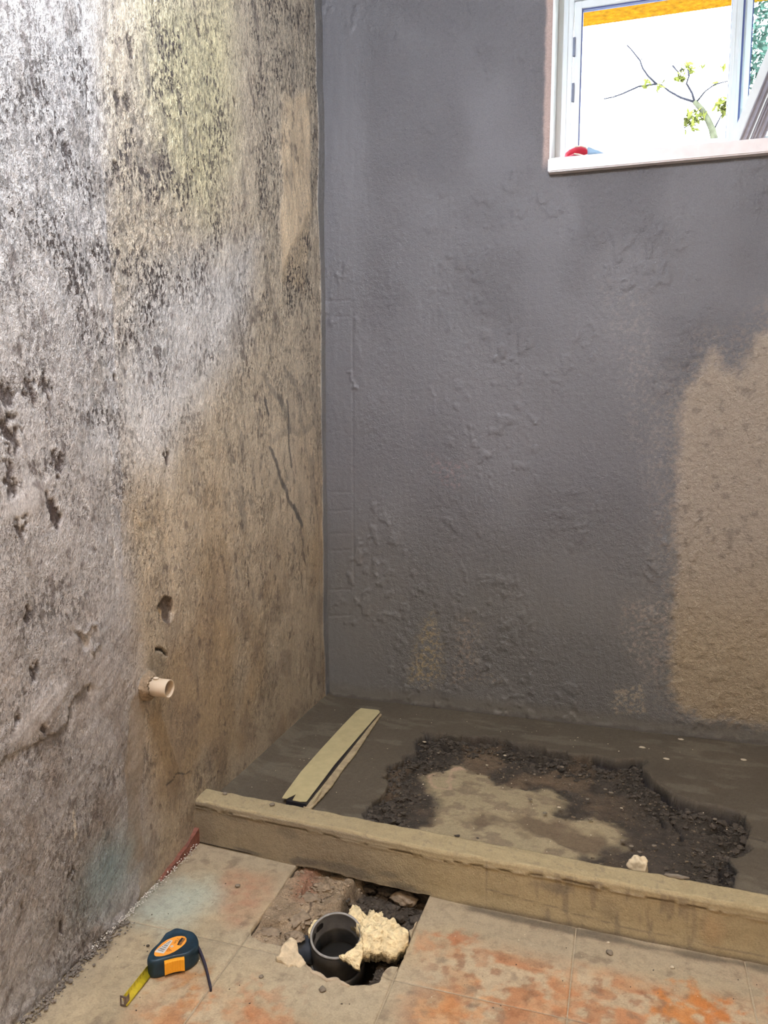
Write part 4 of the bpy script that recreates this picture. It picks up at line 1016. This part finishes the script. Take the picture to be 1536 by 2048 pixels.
# ------------------------------------------------------------------ tape measure
def tape_measure():
    M_CASE = mat_plain('navy_rubber_case', (.007, .028, .046), .5, vary=.45, vscale=40, bump=.0003, bscale=200)
    M_STK = mat_plain('orange_sticker', (.85, .33, .04), .45, vary=.05)
    M_BTN = mat_plain('orange_button', (.80, .34, .015), .4, vary=.05)
    M_BLADE = mat_plain('yellow_blade', (.50, .40, .02), .45, vary=.2, vscale=120)
    M_STEEL = mat_plain('worn_steel_hook', (.22, .17, .14), .45, metal=.6, vary=.4, vscale=150)
    M_INK = mat_plain('black_ink', (.02, .015, .015), .6); M_PAPER = mat_plain('barcode_white', (.62, .60, .55), .5, vary=.05)
    t = empty('tape_measure'); HT = .038
    top = [(293, 1917), (296, 1909), (301, 1900), (308, 1893), (316, 1886), (323, 1877), (328, 1869.5), (331, 1864.5), (341, 1860), (351, 1854), (360, 1855), (372, 1858.6), (380, 1860), (388, 1863), (394.5, 1870.5), (397.5, 1880), (397, 1888), (390, 1897), (379, 1905), (368, 1909), (351, 1911.5), (329, 1917), (312, 1922), (304, 1922.5), (297, 1921)]
    P0 = np.array([hit(x, y, 2, HT)[:2] for x, y in top]); cen = P0.mean(0)
    t.location = (cen[0], cen[1], 0)
    # resample smooth
    n = 72; d = np.r_[0, np.cumsum(np.hypot(*np.diff(np.r_[P0, P0[:1]], axis=0).T))]; u = np.linspace(0, d[-1], n, endpoint=False)
    Px = np.interp(u, d, np.r_[P0[:, 0], P0[0, 0]]); Py = np.interp(u, d, np.r_[P0[:, 1], P0[0, 1]])
    for _ in range(1):
        Px = (np.roll(Px, 1)+2*Px+np.roll(Px, -1))/4; Py = (np.roll(Py, 1)+2*Py+np.roll(Py, -1))/4
    C = np.stack([Px, Py], -1)-cen
    bm = bmesh.new(); rings = []
    for z, s in [(0.0, .95), (.003, .99), (.010, 1.0), (.018, .985), (.020, .985), (.028, 1.0), (.034, .995), (.0372, .965), (.0382, .93), (.0382, .90), (.0376, .875), (.0378, .6), (.038, .2)]:
        rings.append([bm.verts.new((p[0]*s, p[1]*s, z)) for p in C])
    for a in range(len(rings)-1):
        for i in range(n): bm.faces.new((rings[a][i], rings[a][(i+1) % n], rings[a+1][(i+1) % n], rings[a+1][i]))
    bm.faces.new(rings[0][::-1]); bm.faces.new(rings[-1]); bmesh.ops.recalc_face_normals(bm, faces=bm.faces)
    bm_obj('case', bm, M_CASE, t, True)
    # dusty scuffs on the far corner
    L = lambda x, y, z: Vector(hit(x, y, 2, z))-Vector(t.location)
    # sticker: ellipse in the top plane
    E = [L(290+x/12.8, 1850+y/12.8, .0383) for x, y in [(232, 740), (250, 670), (330, 570), (440, 465), (560, 385), (700, 325), (820, 290), (930, 283), (1020, 300), (1062, 350), (1062, 410), (1020, 480), (950, 545), (850, 620), (740, 690), (620, 745), (500, 785), (380, 803), (280, 800), (240, 775)]]
    bm = bmesh.new(); A = [bm.verts.new((e.x, e.y, .0380)) for e in E]; B = [bm.verts.new((e.x, e.y, .0386)) for e in E]
    bm.faces.new(B); bm.faces.new(A[::-1])
    for i in range(len(E)): bm.faces.new((A[i], A[(i+1) % len(E)], B[(i+1) % len(E)], B[i]))
    bmesh.ops.recalc_face_normals(bm, faces=bm.faces); stk = bm_obj('sticker', bm, M_STK, t)
    def flat(nm, pts, z, mat):
        bm = bmesh.new(); vs_ = [bm.verts.new((L(290+x/12.8, 1850+y/12.8, z).x, L(290+x/12.8, 1850+y/12.8, z).y, z)) for x, y in pts]
        f = bm.faces.new(vs_); f.normal_update()
        if f.normal.z < 0: f.normal_flip()
        return bm_obj(nm, bm, mat, stk)
    flat('barcode_label', [(250, 690), (290, 640), (640, 385), (715, 395), (480, 730), (255, 692)], .03868, M_PAPER)
    for f in (.08, .2, .27, .38, .5, .57, .68, .78, .88):
        a0 = np.array([290, 660]); a1 = np.array([640, 390]); b0 = np.array([470, 715]); b1 = np.array([695, 400])
        A_ = a0+(a1-a0)*f; B_ = b0+(b1-b0)*f; wv_ = (a1-a0)*(.022 if int(f*100) % 2 else .04); wv2 = (b1-b0)*(.022 if int(f*100) % 2 else .04)
        A_ = A_+(B_-A_)*.03; B_ = A_+(B_-A_)*.86
        flat('barcode_bar', [tuple(A_), tuple(A_+wv_), tuple(B_+wv2), tuple(B_)], .03875, M_INK)
    flat('name_plate', [(940, 322), (1040, 345), (915, 525), (820, 512), (870, 400)], .03870, M_INK)
    def text(nm, s, pos, base, size, mat, z):
        cu = bpy.data.curves.new(nm, 'FONT'); cu.body = s; cu.size = size; cu.align_x = 'CENTER'; cu.align_y = 'CENTER'; cu.resolution_u = 2
        tmp = bpy.data.objects.new(nm, cu); COL.objects.link(tmp)
        me = bpy.data.meshes.new_from_object(tmp.evaluated_get(bpy.context.evaluated_depsgraph_get())); bpy.data.objects.remove(tmp)
        o = link(nm, me, mat, stk); c_ = L(290+pos[0]/12.8, 1850+pos[1]/12.8, z)
        a_ = L(290+base[0]/12.8, 1850+base[1]/12.8, z); b_ = L(290+base[2]/12.8, 1850+base[3]/12.8, z)
        o.location = (c_.x, c_.y, z); o.rotation_euler = (0, 0, math.atan2(b_.y-a_.y, b_.x-a_.x)); return o
    bd = (1010, 345, 880, 520)
    text('name_text', 'RATEST', (940, 430), bd, .0062, M_STK, .03880)
    text('length_text', '7.5m', (805, 405), (860, 335, 745, 485), .0082, M_INK, .03875)
    bm = bmesh.new(); c_ = L(290+690/12.8, 1850+545/12.8, .0387); bmesh.ops.create_circle(bm, cap_ends=True, segments=20, radius=.0031, matrix=Matrix.Translation((c_.x, c_.y, .03872))); bm_obj('grade_mark', bm, M_PAPER, stk)
    text('grade_text', '2', (690, 545), bd, .0042, M_INK, .03880)
    for q_ in ([(545, 665), (610, 590), (618, 604), (565, 662)], [(610, 590), (680, 650), (664, 652), (608, 606)], [(545, 672), (680, 652), (676, 662), (548, 680)], [(600, 640), (620, 625), (635, 640), (615, 655)]): flat('triangle_mark', q_, .03874, bpy.data.materials.get('dark_orange_ink') or mat_plain('dark_orange_ink', (.35, .08, .01), .6))
    # lock button on the near side
    b = [L(328.5, 1923.5, .033), L(368.5, 1914.5, .033), L(369.5, 1937, .006), L(333, 1951, .004)]
    a0 = Vector((b[0].x, b[0].y)); a1 = Vector((b[1].x, b[1].y)); dr = (a1-a0); ln_ = dr.length; dr.normalize(); no = Vector((dr.y, -dr.x))
    if no.dot(Vector((CAM[0]-cen[0], CAM[1]-cen[1]))) < 0: no = -no
    bm = bmesh.new(); g = []
    for i in range(17):
        f = i/16; row = []
        for z, off in ((.0065, -.006), (.0065, .004), (.008, .0052), (.020, .0050), (.031, .0052), (.0335, .004), (.0335, -.006)):
            q_ = a0+dr*ln_*f+no*(off-.003*math.sin(f*math.pi)*(off > 0)+(.0006 if (i % 2 and off > .0045) else 0)); row.append(bm.verts.new((q_.x, q_.y, z)))
        g.append(row)
    for i in range(16):
        for j in range(6): bm.faces.new((g[i][j], g[i+1][j], g[i+1][j+1], g[i][j+1]))
    bm.faces.new(g[0]); bm.faces.new(g[-1][::-1]); bmesh.ops.recalc_face_normals(bm, faces=bm.faces); bm_obj('lock_button', bm, M_BTN, t)
    # blade standing on edge
    A0 = L(296, 1953, .004); B0 = L(250, 2012, .003); dr = (B0-A0); dr.z = 0; ln_ = dr.length; dr.normalize(); no = Vector((-dr.y, dr.x, 0))
    if no.x < 0: no = -no
    A0 = A0-dr*.012; ln_ += .012
    bm = bmesh.new(); R_ = []
    for i in range(2):
        rr = []
        for k in range(9):
            s = k/8*2-1; z = .0130+s*.0095; cv = .0026*(1-s*s); q_ = A0+dr*ln_*i-no*cv+no*(.004*(-s)); rr.append((q_.x, q_.y, z-.001*i))
        R_.append(rr)
    for off in (0, .0005):
        pass
    F0 = [bm.verts.new(v) for v in R_[0]]; F1 = [bm.verts.new(v) for v in R_[1]]
    for k in range(8): bm.faces.new((F0[k], F1[k], F1[k+1], F0[k+1]))
    blade = bm_obj('blade', bm, M_BLADE, t, True); so = blade.modifiers.new('s', 'SOLIDIFY'); so.thickness = .0004
    bm = bmesh.new()                                                   # graduation marks along the upper edge
    nrm = Vector((dr.y, -dr.x, 0)); nrm = nrm if nrm.y < 0 or True else -nrm
    for i in range(int(ln_/.0025)):
        s0 = .012+i*.0025
        if s0 > ln_-.004: break
        l_ = .9 if i % 4 == 0 else .45
        for side in (1, -1):
            ks = [1, 1-l_*.5, 1-l_]
            vs1 = []; vs2 = []
            for s in ks:
                z = .0130+s*.0095; cv = .0026*(1-s*s); q_ = A0+dr*s0-no*cv+no*(.004*(-s))+no*.0004*side
                vs1.append(bm.verts.new((q_.x, q_.y, z-.001*s0/ln_))); q2 = q_+dr*.0007; vs2.append(bm.verts.new((q2.x, q2.y, z-.001*s0/ln_)))
            for k in range(2): bm.faces.new((vs1[k], vs1[k+1], vs2[k+1], vs2[k]))
    tag(bm_obj('graduation_marks', bm, M_INK, blade), kind='stuff')
    # hook: bent plate with a slot
    H0 = A0+dr*ln_; bm = bmesh.new()
    Mh = Matrix.Translation((H0.x, H0.y, 0)) @ Matrix.Rotation(math.atan2(dr.y, dr.x), 4, 'Z')
    for a_, b_ in (((-.001, -.002, .002), (.0006, .010, .005)), ((-.001, -.002, .0185), (.0006, .010, .0225)), ((-.001, -.002, .005), (.0006, .002, .0185)), ((-.001, .007, .005), (.0006, .010, .0185)), ((-.012, -.0024, .006), (.0, -.0012, .020))):
        bm_box(bm, a_, b_, .0003, Mh)
    s_ = -1 if True else 1
    hk = bm_obj('end_hook', bm, M_STEEL, t)
    # mirror so the lip points left of the blade in view
    for v in hk.data.vertices:
        q_ = Mh.inverted() @ v.co; q_.y *= -1; v.co = Mh @ q_
    hk.data.flip_normals()
    # wrist strap
    pts = [(394, 1893, .022), (400, 1903, .020), (406, 1918, .016), (411, 1932, .012), (415, 1948, .009), (418, 1962, .006), (421, 1974, .005), (421.5, 1980, .004)]
    W = [L(x, y, z) for x, y, z in pts]; bm = bmesh.new(); rows = []
    for i, p_ in enumerate(W):
        tg = (W[min(i+1, len(W)-1)]-W[max(i-1, 0)]); tg.z = 0; tg.normalize(); nn = Vector((-tg.y, tg.x, 0)); h2 = .0050
        zc = max(p_.z, .0052)
        rows.append([bm.verts.new((p_.x+nn.x*s*.0019, p_.y+nn.y*s*.0019, zc+q_*h2)) for s, q_ in ((-1, -1), (1, -1), (1.3, 0), (1, 1), (-1, 1), (-1.3, 0))])
    for i in range(len(rows)-1):
        for j in range(6): bm.faces.new((rows[i][j], rows[i][(j+1) % 6], rows[i+1][(j+1) % 6], rows[i+1][j]))
    bm.faces.new(rows[0]); bm.faces.new(rows[-1][::-1]); bmesh.ops.recalc_face_normals(bm, faces=bm.faces)
    bm_obj('wrist_strap', bm, mat_plain('dark_strap', (.02, .016, .03), .7, vary=.3, vscale=200), t, True)
    tag(t, 'navy tape measure with orange sticker and button lying on the dusty floor', 'tape measure')
tape_measure()

# ------------------------------------------------------------------ debris
MS = [mat_plain('grey_pebble', (.20, .165, .12), .9, vary=.25), mat_plain('pale_chip', (.52, .44, .31), .9, vary=.15), mat_plain('dark_crumb', (.07, .055, .04), .95, vary=.3)]
o = blob('foam_chunk', tuple(hit(1275, 1738, 2, .066)*[1, 1, 0]+np.array([0, .012, .040])), .0225, mat_plain('cream_foam_lump', (.72, .59, .38), .85, bump=.001, bscale=100), (1, .7, 1.05), .28, 5, 1.6, 4)
tag(o, 'cream rounded foam lump against the back of the kerb', 'foam lump')
o = blob('mortar_sliver', tuple(hit(1352, 1755, 2, .118)-np.array([0, 0, .003])), .015, MS[0], (1.6, .35, .3), .4, 8, 1.8, 3)
tag(o, 'elongated grey mortar crumb on the kerb edge right of the cream lump', 'mortar crumb')
def pebble(x, y, z0, r, mi, label, group=None, cat='pebble', sq=(1.2, 1, .65), seed=1, plane=None):
    p = hit(x, y, 2, plane if plane is not None else z0)
    o = blob('pebble', (p[0], p[1], z0-.0006), r, MS[mi], sq, .45, seed, 1.9, 2)
    tag(o, label, cat, group)
FL = [(475, 1774, .0055, 0, 'small grey pebble on the floor left of the hole in front of the kerb'), (1219, 1908, .006, 0, 'grey pebble on the tiles before the right half of the kerb'), (1216, 1886, .003, 1, 'white speck of mortar just behind the grey pebble on the tiles'),
      (317, 1766, .0045, 0, 'flat grey crumb on the floor beside the left wall foot'), (645, 1982, .006, 0, 'flat brown chip in front of the drain hole'), (522, 1955, .004, 0, 'small brown chip left of the foam fin'),
      (1102, 1842, .0045, 0, 'upright mortar crumb at the foot of the kerb'), (296, 1893, .003, 2, 'tiny dark crumb left of the tape measure'), (1345, 1936, .004, 1, 'pale chip on the tiles near the right edge')]
for k, (x, y, r, mi, lb) in enumerate(FL): pebble(x, y, 0, r, mi, lb, seed=60+k)
for k, (x, y, r, mi, lb) in enumerate([(450, 1589, .0055, 0, 'grey crumb on the kerb top close to the left wall'), (544, 1611, .006, 0, 'grey crumb on the kerb top before the drain channel')]): pebble(x, y, .117, r, mi, lb, seed=80+k, plane=.118)
TR = [(974, 1531, 1), (1001, 1540, 0), (1069, 1550, 1), (1124, 1535, 0), (1130, 1551, 1), (1245, 1683, 0), (1308, 1693, 0), (1263, 1694, 0), (1279, 1706, 0), (1243, 1617, 1), (1175, 1600, 1), (1052, 1562, 0), (1118, 1616, 1), (1060, 1600, 1), (877, 1507, 1), (849, 1485, 1), (1210, 1580, 1), (1222, 1587, 1), (1180, 1640, 0), (1090, 1627, 1), (1160, 1552, 1), (1140, 1570, 0), (1408, 1660, 1), (1430, 1640, 0), (1010, 1512, 1)]
for k, (x, y, mi) in enumerate(TR):
    pebble(x, y, .046, random.uniform(.003, .0055), 0 if k % 3 else mi, 'small stone chip lying in the broken-out area of the shower floor', 'chips in the broken-out shower floor', seed=100+k, sq=(1.3, .9, .6))
for k, (x, y) in enumerate([(1284, 1495), (1333, 1518), (1487, 1520), (1362, 1479)]):
    pebble(x, y, .0655, .0065, 1, ['pale splash of mortar on the screed near the back wall', 'pale mortar splash right of the crater tip', 'pale mortar splash at the right of the smooth screed', 'pale crumb against the foot of the back wall'][k], None, 'mortar splash', (1.5, 1, .25), 140+k)
def scatter(name, label, n, region, z, sizes, mat, kindfn, smear=False):
    bm = bmesh.new(); k = 0
    while k < n:
        x, y = region(); s = random.uniform(*sizes)
        zz = z(x, y) if callable(z) else z
        M_ = Matrix.Translation((x, y, zz+s*.3)) @ Matrix.Rotation(random.uniform(0, 6.3), 4, 'Z') @ Matrix.Diagonal((s*random.uniform(.8, 1.8), s, s*random.uniform(.5, 1), 1))
        bmesh.ops.create_icosphere(bm, subdivisions=1, radius=1, matrix=M_); k += 1
    for v in bm.verts: v.co += Vector((random.uniform(-1, 1), random.uniform(-1, 1), random.uniform(-1, 1)))*sizes[0]*.35
    return tag(bm_obj(name, bm, mat), label, kindfn, None, 'stuff')
# clods of soil lying in the crater and in the pit
def clods(name, label, n, Xa, Ya, Za, Wt, sizes, mat, parent=None):
    p = Wt.ravel()/Wt.sum(); idx = rng.choice(p.size, n, p=p); bm = bmesh.new()
    base = bmesh.new(); bmesh.ops.create_icosphere(base, subdivisions=1, radius=1); bv = np.array([v.co[:] for v in base.verts]); bf = [[v.index for v in f.verts] for f in base.faces]; base.free()
    V = []; F = []
    for k, i in enumerate(idx):
        s_ = sizes[0]+(sizes[1]-sizes[0])*rng.random()**3
        a_ = rng.random()*6.28; R_ = np.array([[math.cos(a_), -math.sin(a_), 0], [math.sin(a_), math.cos(a_), 0], [0, 0, 1]])
        q_ = (bv*(1+.45*(rng.random((len(bv), 1))-.5)*2))@R_.T*s_*np.array([1.25, 1, .75])
        V.append(q_+np.array([Xa.ravel()[i], Ya.ravel()[i], Za.ravel()[i]+s_*.25])+np.r_[(rng.random(2)-.5)*.004, 0]); F += [[j+k*len(bv) for j in f] for f in bf]
    me = bpy.data.meshes.new(name); me.from_pydata(np.concatenate(V).tolist(), [], F); me.update()
    o = link(name, me, mat, parent); o['kind'] = 'stuff'
    if label: o['label'] = label; o['category'] = 'soil'
    return o
W_, B_ = _pitclods(); clods('pit_crumbs', None, 900, X_pit, Y_pit, Z_pit, W_, (.0016, .007), B_, floor)
clods('mortar_rubble', None, 500, X_pit, Y_pit, Z_pit, (sd_pit < -.006)*lz_pit+1e-9, (.001, .0045), ML, floor)
MSOIL = mat_plain('dark_soil_clod', (.062, .049, .036), .95, bump=.003, bscale=160, vary=.5, vscale=70)
clods('soil_crumbs', None, 3600, RXY[0], RXY[1], RXY[2], RXY[3], (.0016, .0080), MSOIL, SHF)
clods('soil_grit', None, 1500, RXY[0], RXY[1], RXY[2], RXY[4]+1e-9, (.0010, .0038), mat_plain('brown_grit', (.13, .098, .062), .95, vary=.5, vscale=90), SHF)
def rf():
    while True:
        x = random.uniform(.02, 1.4); y = random.uniform(-1.55, -1.0)
        if polysd(np.array([x]), np.array([y]), HJ)[0] > .02: return x, y
scatter('mortar_crumbs', 'fine pale mortar crumbs scattered over the tiles', 110, rf, 0, (.0005, .0013), MS[1], 'crumbs')
scatter('grit', 'fine dark grit scattered over the tiles', 90, rf, 0, (.0006, .0016), MS[2], 'grit')
scatter('screed_grit', 'fine pale grit on the shower screed', 150, lambda: (random.uniform(.05, 1.4), random.uniform(-.8, -.05)), lambda x, y: .066 if (x < .35 or y > -.2) else .045, (.0008, .0018), MS[1], 'grit')
def rw():
    t_ = random.random(); y = -.94-(t_**.8)*.42
    return .012+abs(random.gauss(0, .005)), y
scatter('plaster_crystals', 'sparkling pale crumbs along the foot of the left wall', 260, rw, lambda x, y: random.uniform(0, .016), (.0006, .0018), mat_plain('pale_crumb', (.62, .58, .52), .7, vary=.2), 'crumbs')
def rwd():
    return .010+abs(random.gauss(0, .012)), random.uniform(-1.60, -1.25)
scatter('fallen_plaster', 'dark plaster crumbs heaped at the wall foot in the near left corner', 520, rwd, lambda x, y: random.uniform(0, .006), (.0009, .0034), mat_plain('grey_plaster_crumb', (.17, .145, .12), .95, vary=.4, vscale=60), 'crumbs')

o = bpy.data.objects['screed_grit']; o.parent = SHF; del o['label']; del o['category']

# ------------------------------------------------------------------ ceiling lamp behind the camera
lp = empty('ceiling_lamp', (LAMP['loc'][0], LAMP['loc'][1], RZ)); 
bm = bmesh.new(); lathe(bm, [(.0, 0), (.13, 0), (.13, -.018), (.12, -.02), (.0, -.02)], 40); bmesh.ops.recalc_face_normals(bm, faces=bm.faces)
bm_obj('lamp_base', bm, M_FRAME, lp, True)
ld = bpy.data.lights.new('lamp_light', 'AREA'); ld.shape = 'DISK'; ld.size = .22; ld.energy = LAMP['power']; ld.color = LAMP['color']
lo_ = bpy.data.objects.new('lamp_light', ld); COL.objects.link(lo_); lo_.parent = lp; lo_.location = (0, 0, -.03)
tag(lp, 'round ceiling lamp behind the viewpoint', 'ceiling lamp')

bulb = empty('fill_bulb', (FILL['loc'][0], FILL['loc'][1], RZ))  # bulb and its fitting are added for cool fill light
dz = FILL['loc'][2]-RZ
bm = bmesh.new(); lathe(bm, [(0, 0), (.035, 0), (.03, -.02), (.0, -.02)], 24); tube(bm, [(0, 0, -.02), (0, 0, dz+.055)], .003, 6); bmesh.ops.recalc_face_normals(bm, faces=bm.faces); bm_obj('fill_rose', bm, M_FRAME, bulb, True)
bm = bmesh.new(); lathe(bm, [(0, dz+.085), (.014, dz+.085), (.016, dz+.045), (0, dz+.045)], 24); bmesh.ops.recalc_face_normals(bm, faces=bm.faces); bm_obj('fill_holder', bm, M_FRAME, bulb, True)
pl = bpy.data.lights.new('fill_light', 'POINT'); pl.energy = FILL['power']; pl.color = FILL['color']; pl.shadow_soft_size = .03
plo = bpy.data.objects.new('fill_light', pl); COL.objects.link(plo); plo.parent = bulb; plo.location = (0, 0, dz)
tag(bulb, 'added cool bulb above the frame making up for weak daylight', 'light bulb')
